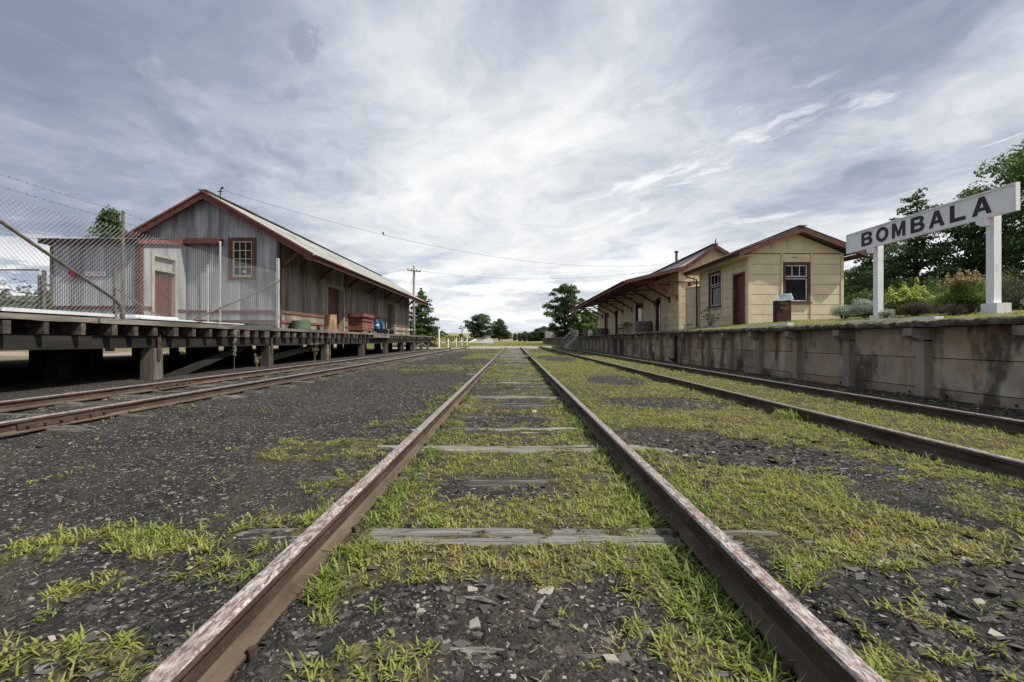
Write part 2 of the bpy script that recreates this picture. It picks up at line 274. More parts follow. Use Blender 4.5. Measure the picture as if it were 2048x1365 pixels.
# ------------------------------------------------------------------ mesh helpers
WP = {}
def wpos(o): return WP.get(o.name, Vector((0, 0, 0))) if o else Vector((0, 0, 0))
def link(o, parent, worldloc):
    COL.objects.link(o); worldloc = Vector(worldloc); WP[o.name] = worldloc.copy()
    if parent: o.parent = parent; o.location = worldloc - wpos(parent)
    else: o.location = worldloc
    return o
def thing(name, label, cat, loc, group=None):
    o = bpy.data.objects.new(name, None); o.empty_display_size = .2; link(o, None, loc); return tag(o, label, cat, group)
def tag(o, label=None, cat=None, group=None, kind=None):
    if label: o['label'] = label
    if cat: o['category'] = cat
    if group: o['group'] = group
    if kind: o['kind'] = kind
    return o
class MB:
    def __init__(s): s.v = []; s.f = []; s.m = []; s.smooth = False
    def add(s, vs, fs, mi=0):
        k = len(s.v); s.v += [tuple(q) for q in vs]; s.f += [tuple(i+k for i in q) for q in fs]; s.m += [mi]*len(fs); return s
    def box(s, x0, x1, y0, y1, z0, z1, mi=0):
        x0, x1 = sorted((x0, x1)); y0, y1 = sorted((y0, y1)); z0, z1 = sorted((z0, z1))
        return s.add([(x, y, z) for z in (z0, z1) for y in (y0, y1) for x in (x0, x1)],
                     [(0, 2, 3, 1), (4, 5, 7, 6), (0, 1, 5, 4), (2, 6, 7, 3), (0, 4, 6, 2), (1, 3, 7, 5)], mi)
    def beam(s, p, q, w, h, up=(0, 0, 1), mi=0):
        p, q = Vector(p), Vector(q); d = (q-p).normalized(); u = Vector(up)
        if abs(d.dot(u)) > .98: u = Vector((1, 0, 0))
        a = d.cross(u).normalized(); b = a.cross(d).normalized()
        vs = [e + a*i*w/2 + b*j*h/2 for e in (p, q) for i, j in ((-1, -1), (1, -1), (1, 1), (-1, 1))]
        return s.add(vs, [(3, 2, 1, 0), (4, 5, 6, 7), (0, 1, 5, 4), (1, 2, 6, 5), (2, 3, 7, 6), (3, 0, 4, 7)], mi)
    def tube(s, pts, r, n=8, mi=0, cap=True):
        pts = [Vector(p) for p in pts]; rs = r if hasattr(r, '__len__') else [r]*len(pts); k0 = len(s.v); a = None
        for i, p in enumerate(pts):
            d = (pts[min(i+1, len(pts)-1)] - pts[max(i-1, 0)]).normalized()
            if a is None: a = d.cross(Vector((0, 0, 1)) if abs(d.z) < .9 else Vector((1, 0, 0))).normalized()
            else: a = (a - d*a.dot(d)).normalized()
            b = d.cross(a)
            for j in range(n):
                t_ = 2*math.pi*j/n; s.v.append(tuple(p + (a*math.cos(t_) + b*math.sin(t_))*rs[i]))
        for i in range(len(pts)-1):
            for j in range(n):
                q = (j+1) % n; s.f.append((k0+i*n+j, k0+i*n+q, k0+(i+1)*n+q, k0+(i+1)*n+j)); s.m.append(mi)
        if cap:
            s.f.append(tuple(k0+j for j in reversed(range(n)))); s.f.append(tuple(k0+(len(pts)-1)*n+j for j in range(n))); s.m += [mi, mi]
        return s
    def lathe(s, c, prof, n=24, mi=0):
        k0 = len(s.v)
        for r, z in prof:
            for j in range(n):
                t_ = 2*math.pi*j/n; s.v.append((c[0]+r*math.cos(t_), c[1]+r*math.sin(t_), c[2]+z))
        for i in range(len(prof)-1):
            for j in range(n):
                q = (j+1) % n; s.f.append((k0+i*n+j, k0+i*n+q, k0+(i+1)*n+q, k0+(i+1)*n+j)); s.m.append(mi)
        s.f.append(tuple(k0+j for j in reversed(range(n)))); s.f.append(tuple(k0+(len(prof)-1)*n+j for j in range(n))); s.m += [mi, mi]
        return s
    def poly(s, pts, d0, d1, pl, holes=(), mi=0):
        """outline (a, z) extruded from depth d0 to d1 on plane pl"""
        loops = [list(pts)] + [list(h) for h in holes]
        tri = tessellate_polygon([[Vector((a, z, 0)) for a, z in lp] for lp in loops]); flat = [q for lp in loops for q in lp]; n = len(flat)
        fs = [tuple(t_) for t_ in tri] + [tuple(i+n for i in reversed(t_)) for t_ in tri]; k = 0
        for lp in loops:
            m_ = len(lp); fs += [(k+i, k+(i+1) % m_, n+k+(i+1) % m_, n+k+i) for i in range(m_)]; k += m_
        return s.add([pl(a, d0, z) for a, z in flat] + [pl(a, d1, z) for a, z in flat], fs, mi)
    def pbox(s, pl, a0, a1, z0, z1, d0, d1, mi=0):
        x0, y0, z0_ = pl(a0, d0, z0); x1, y1, z1_ = pl(a1, d1, z1); return s.box(x0, x1, y0, y1, z0_, z1_, mi)
    def build(s, name, mats, parent=None, origin=None, smooth=None):
        if isinstance(mats, str): mats = [mats]
        vs = np.array(s.v)
        if origin is None:
            lo, hi = vs.min(0), vs.max(0); origin = ((lo[0]+hi[0])/2, (lo[1]+hi[1])/2, lo[2])
        me = bpy.data.meshes.new(name); me.from_pydata((vs - np.array(origin)).tolist(), [], s.f)
        for q in mats: me.materials.append(MATS[q])
        me.polygons.foreach_set('material_index', s.m)
        if smooth if smooth is not None else s.smooth: me.polygons.foreach_set('use_smooth', [True]*len(s.f))
        me.validate(); me.update()
        fix_normals(me)
        return link(bpy.data.objects.new(name, me), parent, origin)
import bmesh
def fix_normals(me):
    bm = bmesh.new(); bm.from_mesh(me); bmesh.ops.recalc_face_normals(bm, faces=bm.faces); bm.to_mesh(me); bm.free()
def inst(src, parent, loc, rot=None, scale=None, name=None):
    o = src.copy(); COL.objects.link(o)
    if name: o.name = name
    o.parent = parent; loc = Vector(loc); WP[o.name] = loc.copy(); o.location = loc - wpos(parent)
    if rot: o.rotation_euler = rot
    if scale: o.scale = scale
    return o
def shift_tree(root, delta, label=None, rotz=0, scale=1, children=None):
    c = root.copy(); COL.objects.link(c); c.location = root.location + Vector(delta); c.rotation_euler = (0, 0, root.rotation_euler.z + rotz)
    c.scale = (scale,)*3; WP[c.name] = c.location.copy()
    if label: c['label'] = label
    def rec(a_, b_):
        for ch in list(a_.children):
            k = ch.copy(); COL.objects.link(k); k.parent = b_; rec(ch, k)
    rec(root, c); return c
def np_mesh(name, verts, faces_list, attrs=None, mats=(), parent=None, smooth=False, loc=(0, 0, 0)):
    """faces_list: list of (F, k) int arrays"""
    me = bpy.data.meshes.new(name); me.vertices.add(len(verts)); me.vertices.foreach_set('co', np.ascontiguousarray(verts, dtype=np.float32).ravel())
    idx = np.concatenate([f.ravel() for f in faces_list]); sizes = np.concatenate([np.full(len(f), f.shape[1]) for f in faces_list])
    me.loops.add(len(idx)); me.loops.foreach_set('vertex_index', idx.astype(np.int32))
    me.polygons.add(len(sizes)); me.polygons.foreach_set('loop_start', np.concatenate([[0], np.cumsum(sizes)[:-1]]).astype(np.int32))
    for k, a_ in (attrs or {}).items():
        at = me.attributes.new(k, 'FLOAT', 'POINT'); at.data.foreach_set('value', np.ascontiguousarray(a_, dtype=np.float32))
    for q in mats: me.materials.append(MATS[q])
    me.update(calc_edges=True)
    me.polygons.foreach_set('use_smooth', [bool(smooth)]*len(sizes))
    return link(bpy.data.objects.new(name, me), parent, loc)
def vn(x, y, seed):
    g = np.random.RandomState(seed).rand(256, 256); x = np.asarray(x, float); y = np.asarray(y, float)
    xi = np.floor(x).astype(int); yi = np.floor(y).astype(int); fx = x-xi; fy = y-yi; fx = fx*fx*(3-2*fx); fy = fy*fy*(3-2*fy)
    a_ = g[xi & 255, yi & 255]; b_ = g[(xi+1) & 255, yi & 255]; c_ = g[xi & 255, (yi+1) & 255]; d_ = g[(xi+1) & 255, (yi+1) & 255]
    return (a_*(1-fx)+b_*fx)*(1-fy) + (c_*(1-fx)+d_*fx)*fy
def fbm(x, y, seed, o=4):
    t_ = 0; amp = .5; n = 0
    for i in range(o): t_ = t_ + amp*vn(np.asarray(x)*2**i + i*17.3, np.asarray(y)*2**i + i*9.1, seed+i); n += amp; amp *= .5
    return t_/n
def ss(x, a_, b_):
    t_ = np.clip((np.asarray(x, float)-a_)/(b_-a_), 0, 1); return t_*t_*(3-2*t_)
# ================================================================== GROUND
def bxs(x, a_, b_, s_): return ss(x, a_-s_, a_+s_)*(1-ss(x, b_-s_, b_+s_))
def dens(x, y):
    x = np.asarray(x, float); y = np.asarray(y, float); d_ = np.full(x.shape, .03)
    def put(m_, v_):
        nonlocal d_; d_ = d_*(1-m_) + v_*m_
    # left cinder yard
    put(bxs(x, -4, -.8, .3)*bxs(y, 12.5, 15.5, .6), .50); put(bxs(x, -2.6, -.8, .3)*bxs(y, 20, 30, 1), .6)
    put(bxs(x, -1.15, -.8, .1)*bxs(y, 1, 9, .3), .42)
    put(bxs(x, -1.85, -.75, .25)*bxs(y, 1.50, 2.35, .14), .62); put(bxs(x, -2.5, -1.3, .1)*bxs(y, 2.05, 2.5, .1), .10); put(bxs(x, -2.4, -1.5, .1)*bxs(y, 1.45, 2.0, .1), .30)
    put(bxs(x, -1.6, -.75, .1)*bxs(y, .7, 1.28, .06), .52); put(bxs(x, -1.9, -.78, .16)*bxs(y, 3.2, 3.85, .1), .78); put(bxs(x, -1.5, -.8, .1)*bxs(y, 4.4, 4.9, .2), .40)
    put(bxs(x, -6.4, -4.0, .3)*bxs(y, 7, 30, 2), .13)
    # between the centre rails
    c_ = bxs(x, -.75, .75, .03)
    put(c_, .56); put(c_*bxs(y, 4.0, 6.6, .15), .38); put(c_*bxs(y, 6.6, 9, .5), .42); put(c_*bxs(y, 9.5, 13, .7), .72); put(c_*bxs(y, 15, 28, .7), .38)
    put(c_*bxs(y, 0, 1.62, .05), .22); put(c_*bxs(y, 1.60, 1.93, .05), .95); put(c_*bxs(y, 2.05, 2.42, .05), .92); put(c_*bxs(y, 2.42, 2.60, .04), .25); put(c_*bxs(y, 2.62, 2.86, .03), .35)
    put(c_*bxs(y, 2.85, 3.42, .05), .80); put(c_*bxs(y, 3.68, 4.0, .05), .90)
    put(bxs(x, .38, .75, .06)*bxs(y, 0, 6, .1), .86); put(bxs(x, -.75, -.45, .06)*bxs(y, 1.45, 7, .1), .78); put(bxs(x, .0, .38, .1)*bxs(y, .7, 1.28, .05), .40); put(bxs(x, -.5, -.2, .1)*bxs(y, .7, 1.30, .05), .55)
    # right of the centre track
    put(bxs(x, .75, 2.95, .05), .84); put(bxs(x, 2.95, 4.45, .05), .88); put(bxs(x, 4.45, 5.6, .1), .62); put(bxs(x, 5.3, 6.2, .2), .30); put(bxs(x, 4.5, 6.2, .1)*bxs(y, 0, 9, .7), .28)
    def blob(cx, cy, rx, ry, v_, a_=0):
        ca, sa = math.cos(a_), math.sin(a_); u_ = ((x-cx)*ca+(y-cy)*sa)/rx; w_ = (-(x-cx)*sa+(y-cy)*ca)/ry; put(1-ss(u_*u_+w_*w_, .5, 1.3), v_)
    blob(1.72, 3.35, 1.0, .45, .10, -.75); blob(1.30, 3.9, .5, .35, .2); blob(1.95, 6.0, .9, .55, .20, -.6); blob(2.1, 9.3, .6, 1.3, .22); blob(1.9, 21, .9, 4, .2); blob(2.25, 2.45, .5, .3, .35)
    put(bxs(x, .98, 4, .08)*bxs(y, 0, 1.66, .08), .24); put(bxs(x, 2.0, 4, .2)*bxs(y, 1.5, 2.3, .15), .62); put(bxs(x, .75, 1.0, .05)*bxs(y, 0, 1.9, .1), .45)
    put(ss(y, 28, 34), np.where(np.abs(x) < 6, .45, .1)); put(bxs(y, 43, 54, .8), .02)
    return d_
def cover(x, y):
    n_ = fbm(np.asarray(x)*2.6+50, np.asarray(y)*2.6+50, 11, 5); n2 = fbm(np.asarray(x)*9+20, np.asarray(y)*9+20, 31, 3)
    n3 = vn(np.asarray(x)*26, np.asarray(y)*26, 37); u_ = np.clip((n_*.42+n2*.38+n3*.20-.27)/.44, 0, 1); return ss(dens(x, y)*.92-u_, -.15, .15)
def gz(x, y):
    x = np.asarray(x, float); y = np.asarray(y, float)
    near = 1-ss(y, 14, 30)
    z = (fbm(x*1.1+9, y*1.1+9, 3, 4)-.5)*.04*near + (fbm(x*9+3, y*9+3, 5, 3)-.5)*.022*near + cover(x, y)*.010*near + .008*near - .004
    z = z + (fbm(x*.05+40, y*.05+40, 8, 3)-.5)*1.2*ss(y, 60, 140)*ss(np.abs(x), 8, 30)
    z = z + 1.15*ss(-x, 9.6, 12.5)*ss(y, 56, 66)*(1-ss(y, 120, 160)) + 0.25*ss(y, 53, 90)*ss(np.abs(x-1), 3, 12)
    z = z + 16*ss(y, 260, 1000)*(.55+.45*fbm(x*.002+5, y*.002+5, 6, 2)) + 26*ss(y, 900, 2600)*(.3+.7*fbm(x*.0011+2, y*.0011, 9, 2))
    z = z + 14*ss(-x, 60, 500)*ss(y, 20, 200)*.6
    z = z + near*(1-np.minimum(1, sum(np.exp(-((y-q_)/.16)**2) for q_ in (1.95, 3.53))))*(.028*bxs(x, .84, 2.86, .03) + .022*bxs(x, 3.10, 4.34, .03) + .02*bxs(x, -1.4, -.84, .05)*cover(x, y) + .03*bxs(x, 4.58, 6, .05))
    z = z + near*.016*np.exp(-((np.abs(x)-.66)/.045)**2)
    z = np.where((np.abs(np.abs(x)-.75) < .10) & (y < 46), np.minimum(z, .022), z)
    return z
def axis(segs):
    out_ = []
    for a_, b_, n_ in segs: out_ += list(np.linspace(a_, b_, n_, endpoint=False))
    return np.array(out_ + [segs[-1][1]])
gx = axis([(-4000, -400, 12), (-400, -60, 16), (-60, -16, 22), (-16, -7.5, 22), (-7.5, -2.4, 64), (-2.4, 2.4, 150), (2.4, 6.4, 56), (6.4, 16, 16), (16, 60, 14), (60, 400, 14), (400, 4000, 10)])
gy = axis([(-60, -4, 8), (-4, .8, 16), (.8, 5, 150), (5, 12, 110), (12, 30, 80), (30, 60, 60), (60, 160, 50), (160, 700, 40), (700, 6000, 24)])
GX, GY = np.meshgrid(gx, gy); gv = np.stack([GX, GY, gz(GX, GY)], -1).reshape(-1, 3); nx, ny = len(gx), len(gy)
ii, jj = np.meshgrid(np.arange(nx-1), np.arange(ny-1)); q0 = (jj*nx+ii).ravel(); gf = np.stack([q0, q0+1, q0+nx+1, q0+nx], 1)
fx_, fy_ = GX.ravel(), GY.ravel()
a_path = ss(fy_, 43.5, 45)*(1-ss(fy_, 50.5, 53))*ss(fx_, -14, -12)*(1-ss(fx_, 6.2, 6.6)) + bxs(fx_, -40, -21.5, 1)*bxs(fy_, 24, 33, 1.2)*.9 + bxs(fx_, -30, -9, 1)*bxs(fy_, 46, 56, 2)*.6
a_dry = np.clip(ss(fy_, 53, 62)*(.55+.45*fbm(fx_*.06, fy_*.06, 21, 3)) + ss(-fx_, 20.2, 22)*.55*(1-a_path), 0, 1)
a_cov = cover(fx_, fy_); a_cov = np.where(fy_ > 60, .2, a_cov)
tag(np_mesh('ground', gv, [gf], {'grass': a_cov, 'soil': np.clip(.6+.6*ss(fx_, -1, 0.2)+.3*ss(1.8-fy_, 0, .3), 0, 1)*(1-ss(fy_, 10, 30)), 'path': np.clip(a_path, 0, 1), 'dry': a_dry*(1-np.clip(a_path, 0, 1))}, ['ground'], smooth=True), kind='structure')
# ------------------------------------------------------------------ grass blades
def sample(y0, y1, per_m2, rs, xlim=(-6.5, 6.1), fr=1.2):
    xa = max(xlim[0], -fr*y1-.3); xb = min(xlim[1], fr*y1+.3); n_ = int((xb-xa)*(y1-y0)*per_m2)
    x_ = rs.uniform(xa, xb, n_); y_ = rs.uniform(y0, y1, n_); k_ = np.abs(x_) < fr*y_+.35; return x_[k_], y_[k_]
SLEEP_CLEAR = [(1.95, .11), (3.55, .10), (6.70, .12)]
SLEEP_HALF = [2.74, 4.31, 5.10, 5.88, 7.45, 8.24, 9.02, 9.81, 10.6, 12.2]
def blades(bx_, by_, bz_, nb, L, W, rs, tint, lean=(.40, 1.38), curl=.45):
    n_ = len(bx_)*nb; rep = lambda q: np.repeat(q, nb)
    X, Y, Z = rep(bx_), rep(by_), rep(bz_); spread = rep(L if hasattr(L, '__len__') else np.full(len(bx_), L))
    X = X + rs.normal(0, .25, n_)*spread; Y = Y + rs.normal(0, .25, n_)*spread
    phi = rs.uniform(0, 2*np.pi, n_); th = rs.uniform(*lean, n_); ln = spread*rs.uniform(.45, 1.15, n_); wd = W*rs.uniform(.7, 1.3, n_)
    dx_, dy_ = np.cos(phi), np.sin(phi); sx_, sy_ = -dy_*wd/2, dx_*wd/2; tw = rs.uniform(-.5, .5, n_)*wd
    r1 = ln*.5*np.sin(th); z1 = ln*.5*np.cos(th); r2 = r1 + ln*.5*np.sin(np.minimum(th+curl, 1.75)); z2 = z1 + ln*.5*np.cos(np.minimum(th+curl, 1.75))
    vs = np.empty((n_, 5, 3)); base = np.stack([X, Y, Z-.004], 1)
    vs[:, 0] = base + np.stack([sx_, sy_, 0*X], 1)*.7; vs[:, 1] = base - np.stack([sx_, sy_, 0*X], 1)*.7
    mid_ = base + np.stack([dx_*r1, dy_*r1, z1], 1)
    vs[:, 2] = mid_ - np.stack([sx_, sy_, -tw], 1); vs[:, 3] = mid_ + np.stack([sx_, sy_, tw*.0+tw], 1)
    vs[:, 4] = base + np.stack([dx_*r2, dy_*r2, z2], 1)
    t_ = np.clip(rep(tint) + rs.normal(0, .13, n_), 0, 1); tv = np.stack([t_, t_, t_, t_, np.clip(t_-.24, 0, 1)], 1)
    return vs, tv
def join_blades(name, parts, matname, kind='stuff', parent=None, label=None, cat=None):
    vs = np.concatenate([p[0] for p in parts]); tv = np.concatenate([p[1] for p in parts]); n_ = len(vs); b0 = np.arange(n_)*5
    q = np.stack([b0, b0+1, b0+2, b0+3], 1); t3 = np.stack([b0+3, b0+2, b0+4], 1)
    o = np_mesh(name, vs.reshape(-1, 3), [q, t3], {'tint': tv.ravel()}, [matname], parent); return tag(o, label, cat, None, kind)
rs = np.random.RandomState(5); parts = []; dryp = []
def rail_side(x): return np.min(np.abs(np.stack([x-r_ for r_ in (-.75, .75, 2.98, 4.46)])), 0)
for (y0, y1, pm, nb, L, W) in [(.85, 1.7, 950, 10, .045, .0056), (1.7, 3.0, 900, 10, .043, .0058), (3.0, 5.2, 560, 8, .043, .0066), (5.2, 9, 300, 7, .045, .0085), (9, 16, 140, 7, .055, .012), (16, 30, 66, 7, .060, .019), (30, 44, 22, 7, .068, .032)]:
    x_, y_ = sample(y0, y1, pm, rs); cv = cover(x_, y_); keep = rs.rand(len(x_)) < cv*.97
    keep &= (rail_side(x_) > .055) | (y_ > 20)
    for sy_, hw in SLEEP_CLEAR: keep &= ~((np.abs(y_-sy_) < hw*.72) & (np.abs(x_) < 1.2) & (rs.rand(len(x_)) < .96))
    for sy_ in SLEEP_HALF: keep &= ~((np.abs(y_-sy_-.02) < .12) & (np.abs(x_) < .62+.5*vn(y_*0+sy_*5, x_*0, 9)) & (rs.rand(len(x_)) < .60))
    x_, y_, cv = x_[keep], y_[keep], cv[keep]
    hgt = fbm(x_*1.5+7, y_*1.5, 14, 3); rsd = np.exp(-((rail_side(x_)-.1)/.09)**2)
    tint = .02 + .50*fbm(x_*2.0, y_*2.0+30, 17, 4) + .28*rsd + rs.normal(0, .10, len(x_))
    tint = tint + np.where(x_ > 1.2, -.10*ss(y_, 2, 4), 0) + np.where((x_ > -.6) & (x_ < .75) & (y_ < 3), -.02, 0)
    parts.append(blades(x_, y_, gz(x_, y_), nb, L*(.45+.75*hgt+.62*rsd+.10*ss(-x_, .7, .9)*ss(3-y_, 0, .5))*rs.uniform(.6, 1.35, len(x_)), W, rs, tint))
# odd single rosettes and runners creeping out of the turf
for (y0, y1, pm, nb, L, W) in [(.9, 3, 16, 10, .050, .0055), (3, 7, 5, 9, .055, .0065), (7, 14, .9, 9, .06, .009)]:
    x_, y_ = sample(y0, y1, pm, rs); k_ = (rail_side(x_) > .07) & ((x_ > -1.6) | (rs.rand(len(x_)) < .15)) & ((x_ < 5.3)); x_, y_ = x_[k_], y_[k_]
    parts.append(blades(x_, y_, gz(x_, y_), nb, L*rs.uniform(.6, 1.3, len(x_)), W, rs, .25+.4*rs.rand(len(x_)), lean=(.5, 1.35)))
join_blades('grass', parts, 'grass')
x_, y_ = sample(.95, 9, 75, rs, (-2.5, 5.9)); k_ = ((rs.rand(len(x_)) < .25+.75*cover(x_, y_))) & (rail_side(x_) > .06)
x_, y_ = x_[k_], y_[k_]; dryp.append(blades(x_, y_, gz(x_, y_)+.003, 3, .035*rs.uniform(.5, 1.6, len(x_)), .0028, rs, rs.rand(len(x_)), lean=(.8, 1.55), curl=.25))
for cx_, cy_ in [(-.10, 1.22), (.28, 1.27), (1.28, 1.45), (1.75, 1.62), (-.2, 2.5), (1.9, 1.75), (.1, 2.45), (-.95, 2.3)]:
    k_ = 22; dryp.append(blades(cx_+rs.normal(0, .035, k_), cy_+rs.normal(0, .03, k_), np.full(k_, .004), 4, .045, .0024, rs, rs.rand(k_), lean=(.9, 1.5), curl=.15))
join_blades('dry_straw', dryp, 'dry_grass')
# ------------------------------------------------------------------ loose stones
ICO = None
def ico():
    p_ = (1+5**.5)/2; v_ = np.array([(-1, p_, 0), (1, p_, 0), (-1, -p_, 0), (1, -p_, 0), (0, -1, p_), (0, 1, p_), (0, -1, -p_), (0, 1, -p_), (p_, 0, -1), (p_, 0, 1), (-p_, 0, -1), (-p_, 0, 1)])/1.9
    f_ = np.array([(0, 11, 5), (0, 5, 1), (0, 1, 7), (0, 7, 10), (0, 10, 11), (1, 5, 9), (5, 11, 4), (11, 10, 2), (10, 7, 6), (7, 1, 8), (3, 9, 4), (3, 4, 2), (3, 2, 6), (3, 6, 8), (3, 8, 9), (4, 9, 5), (2, 4, 11), (6, 2, 10), (8, 6, 7), (9, 8, 1)])
    return v_, f_
OCT = (np.array([(1, 0, 0), (0, 1, 0), (-1, 0, 0), (0, -1, 0), (0, 0, 1), (0, 0, -1)], float), np.array([(0, 1, 4), (1, 2, 4), (2, 3, 4), (3, 0, 4), (1, 0, 5), (2, 1, 5), (3, 2, 5), (0, 3, 5)]))
def stones(x_, y_, z_, size, flat, shape, rs, tint, jit=.28):
    V_, F_ = shape; n_ = len(x_); k_ = len(V_)
    v_ = V_[None]*(1+rs.normal(0, jit, (n_, k_, 1)))+rs.normal(0, jit*.5, (n_, k_, 3))
    sc_ = np.stack([size*rs.uniform(.7, 1.3, n_), size*rs.uniform(.55, 1.1, n_), size*flat*rs.uniform(.6, 1.2, n_)], 1)[:, None, :]; v_ = v_*sc_
    a_ = rs.uniform(0, 2*np.pi, n_)[:, None]; tl = rs.normal(0, .22, (n_, 1)); X, Y, Z = v_[..., 0], v_[..., 1], v_[..., 2]
    Z, X = Z*np.cos(tl)+X*np.sin(tl), X*np.cos(tl)-Z*np.sin(tl); X, Y = X*np.cos(a_)-Y*np.sin(a_), X*np.sin(a_)+Y*np.cos(a_)
    v_ = np.stack([X + x_[:, None], Y + y_[:, None], Z + z_[:, None]], -1)
    return v_.reshape(-1, 3), (F_[None]+(np.arange(n_)*k_)[:, None, None]).reshape(-1, F_.shape[1]), np.repeat(np.clip(tint, 0, 1), k_)
acc = []
def add_st(*a): acc.append(stones(*a))
def tint_rand(n_, rs, light=.10): r_ = rs.rand(n_); return np.where(r_ < light, rs.uniform(.75, 1.1, n_), rs.uniform(0, .45, n_))
for (y0, y1, pm, s0, s1, shp, lf) in [(.85, 2.4, 3600, .0022, .0075, OCT, .10), (2.4, 5, 1300, .003, .0085, OCT, .14), (5, 10, 330, .005, .011, OCT, .16), (10, 20, 45, .010, .018, OCT, .15)]:
    x_, y_ = sample(y0, y1, pm, rs); k_ = (rs.rand(len(x_)) > cover(x_, y_)*.85) & (rail_side(x_) > .04); x_, y_ = x_[k_], y_[k_]
    sz = s0+(s1-s0)*rs.rand(len(x_))**2.2; add_st(x_, y_, gz(x_, y_)+sz*.10, sz, .55, shp, rs, tint_rand(len(x_), rs, lf))
IC = ico()
CHIP = (np.array([(x_, y_, z_) for z_ in (-.8, .8) for x_, y_ in ((-1, -.7), (.9, -.9), (1, .8), (-.7, 1))], float), np.array([(0, 2, 1), (0, 3, 2), (4, 5, 6), (4, 6, 7), (0, 1, 5), (0, 5, 4), (1, 2, 6), (1, 6, 5), (2, 3, 7), (2, 7, 6), (3, 0, 4), (3, 4, 7)]))
def patch(cx_, cy_, rx_, ry_, n_, s0, s1, flat, lf=.12, zoff=.0):
    x_ = cx_+rs.normal(0, rx_, n_); y_ = cy_+rs.normal(0, ry_, n_); k_ = (rail_side(x_) > .07) & (y_ > .8); x_, y_ = x_[k_], y_[k_]; n_ = len(x_)
    sz = (s0+(s1-s0)*rs.rand(n_)**2.0); add_st(x_, y_, gz(x_, y_)+sz*flat*.12+zoff, sz, flat*.55, CHIP, rs, np.clip(tint_rand(n_, rs, lf*.35)+.06, 0, .86), .26)
patch(0, 1.35, .38, .2, 700, .0045, .017, .5); patch(-1.2, 1.35, .35, .25, 300, .004, .015, .5); patch(0, 2.5, .4, .08, 80, .006, .02, .5); patch(1.75, 1.5, .5, .22, 900, .005, .024, .35); patch(1.6, 3.3, .6, .35, 620, .008, .032, .35)
patch(1.1, 3.0, .2, .25, 70, .01, .03, .4); patch(-1.2, 1.4, .3, .2, 90, .006, .02, .5); patch(2, 6, .6, .4, 120, .01, .03, .4); patch(0, 5.2, .45, .5, 90, .008, .02, .5)
patch(-6.6, 7.5, .35, 1.6, 260, .012, .045, .6); patch(-6.5, 11, .3, 2.5, 160, .012, .045, .6); patch(-5.2, 8, .5, 3, 260, .01, .03, .6); patch(5.6, 6, .25, 1.5, 180, .01, .03, .4, .2)
patch(-3.6, 8, .3, 3, 60, .01, .022, .6); patch(-3.2, 22, .6, 5, 40, .03, .06, .6)
tv_, tf_, tt_ = [], [], []; o_ = 0
for a_, b_, c_ in acc: tv_.append(a_); tf_.append(b_+o_); tt_.append(c_); o_ += len(a_)
tag(np_mesh('gravel', np.concatenate(tv_), [np.concatenate(tf_)], {'tint': np.concatenate(tt_)}, ['stone']), kind='stuff')
# twigs
mb = MB()
for i in range(150):
    y_ = rs.uniform(1.0, 5.5); x_ = rs.uniform(-1.15*y_, 1.1*y_)
    if abs(abs(x_)-.75) < .1 or x_ < -3.9: continue
    a_ = rs.uniform(0, 6.28); l_ = rs.uniform(.012, .05); z_ = float(gz(x_, y_))+.006
    p_ = Vector((x_, y_, z_)); q_ = p_+Vector((math.cos(a_)*l_, math.sin(a_)*l_, rs.uniform(-.004, .010))); md = (p_+q_)/2+Vector((rs.normal(0, .003), rs.normal(0, .003), .002))
    mb.tube([p_, md, q_], [.0022, .0026, .0015], 4)
for a_, b_ in [((.06, 1.40, .012), (.105, 1.50, .014)), ((-.16, 1.50, .012), (-.05, 1.455, .015)), ((-.09, 1.57, .01), (-.20, 1.62, .012)), ((.35, 2.45, .01), (.45, 2.52, .016))]: mb.tube([a_, ((a_[0]+b_[0])/2, (a_[1]+b_[1])/2+.006, a_[2]+.003), b_], [.004, .008, .003], 5)
tag(mb.build('twigs', 'sleeper'), kind='stuff')
# ================================================================== RAILWAY TRACKS
PROF = [(-.062, 0), (-.062, .011), (-.022, .024), (-.0085, .036), (-.0085, .102), (-.030, .112), (-.034, .118), (-.0345, .140), (-.027, .150), (.027, .150), (.0345, .140), (.034, .118), (.030, .112), (.0085, .102), (.0085, .036), (.022, .024), (.062, .011), (.062, 0)]
PROF = [(a_*.86, .028+z_*.8135) for a_, z_ in PROF]
def rail_seg(parent, x, y0, y1, slope=0):
    mb = MB(); ys = list(np.arange(y0, y1, 1.2)) + [y1]; n_ = len(PROF)
    wob = [rnd.uniform(-.003, .003) if 0 < i < len(ys)-1 else 0 for i in range(len(ys))]
    for y, wv in zip(ys, wob): mb.v += [(x+a_+wv, y, z) for a_, z in PROF]
    for i in range(len(ys)-1):
        for j in range(n_):
            q = (j+1) % n_; mb.f.append((i*n_+j, i*n_+q, (i+1)*n_+q, (i+1)*n_+j)); mb.m.append(1 if j in (8, 7, 9) else 2 if j in (1, 2, 14, 15) else 0)
    mb.f.append(tuple(range(n_))); mb.f.append(tuple(len(mb.v)-n_+j for j in range(n_))); mb.m += [0, 0]
    return mb.build('rail', ['rust', 'rail_top', 'rust_dust'], parent)
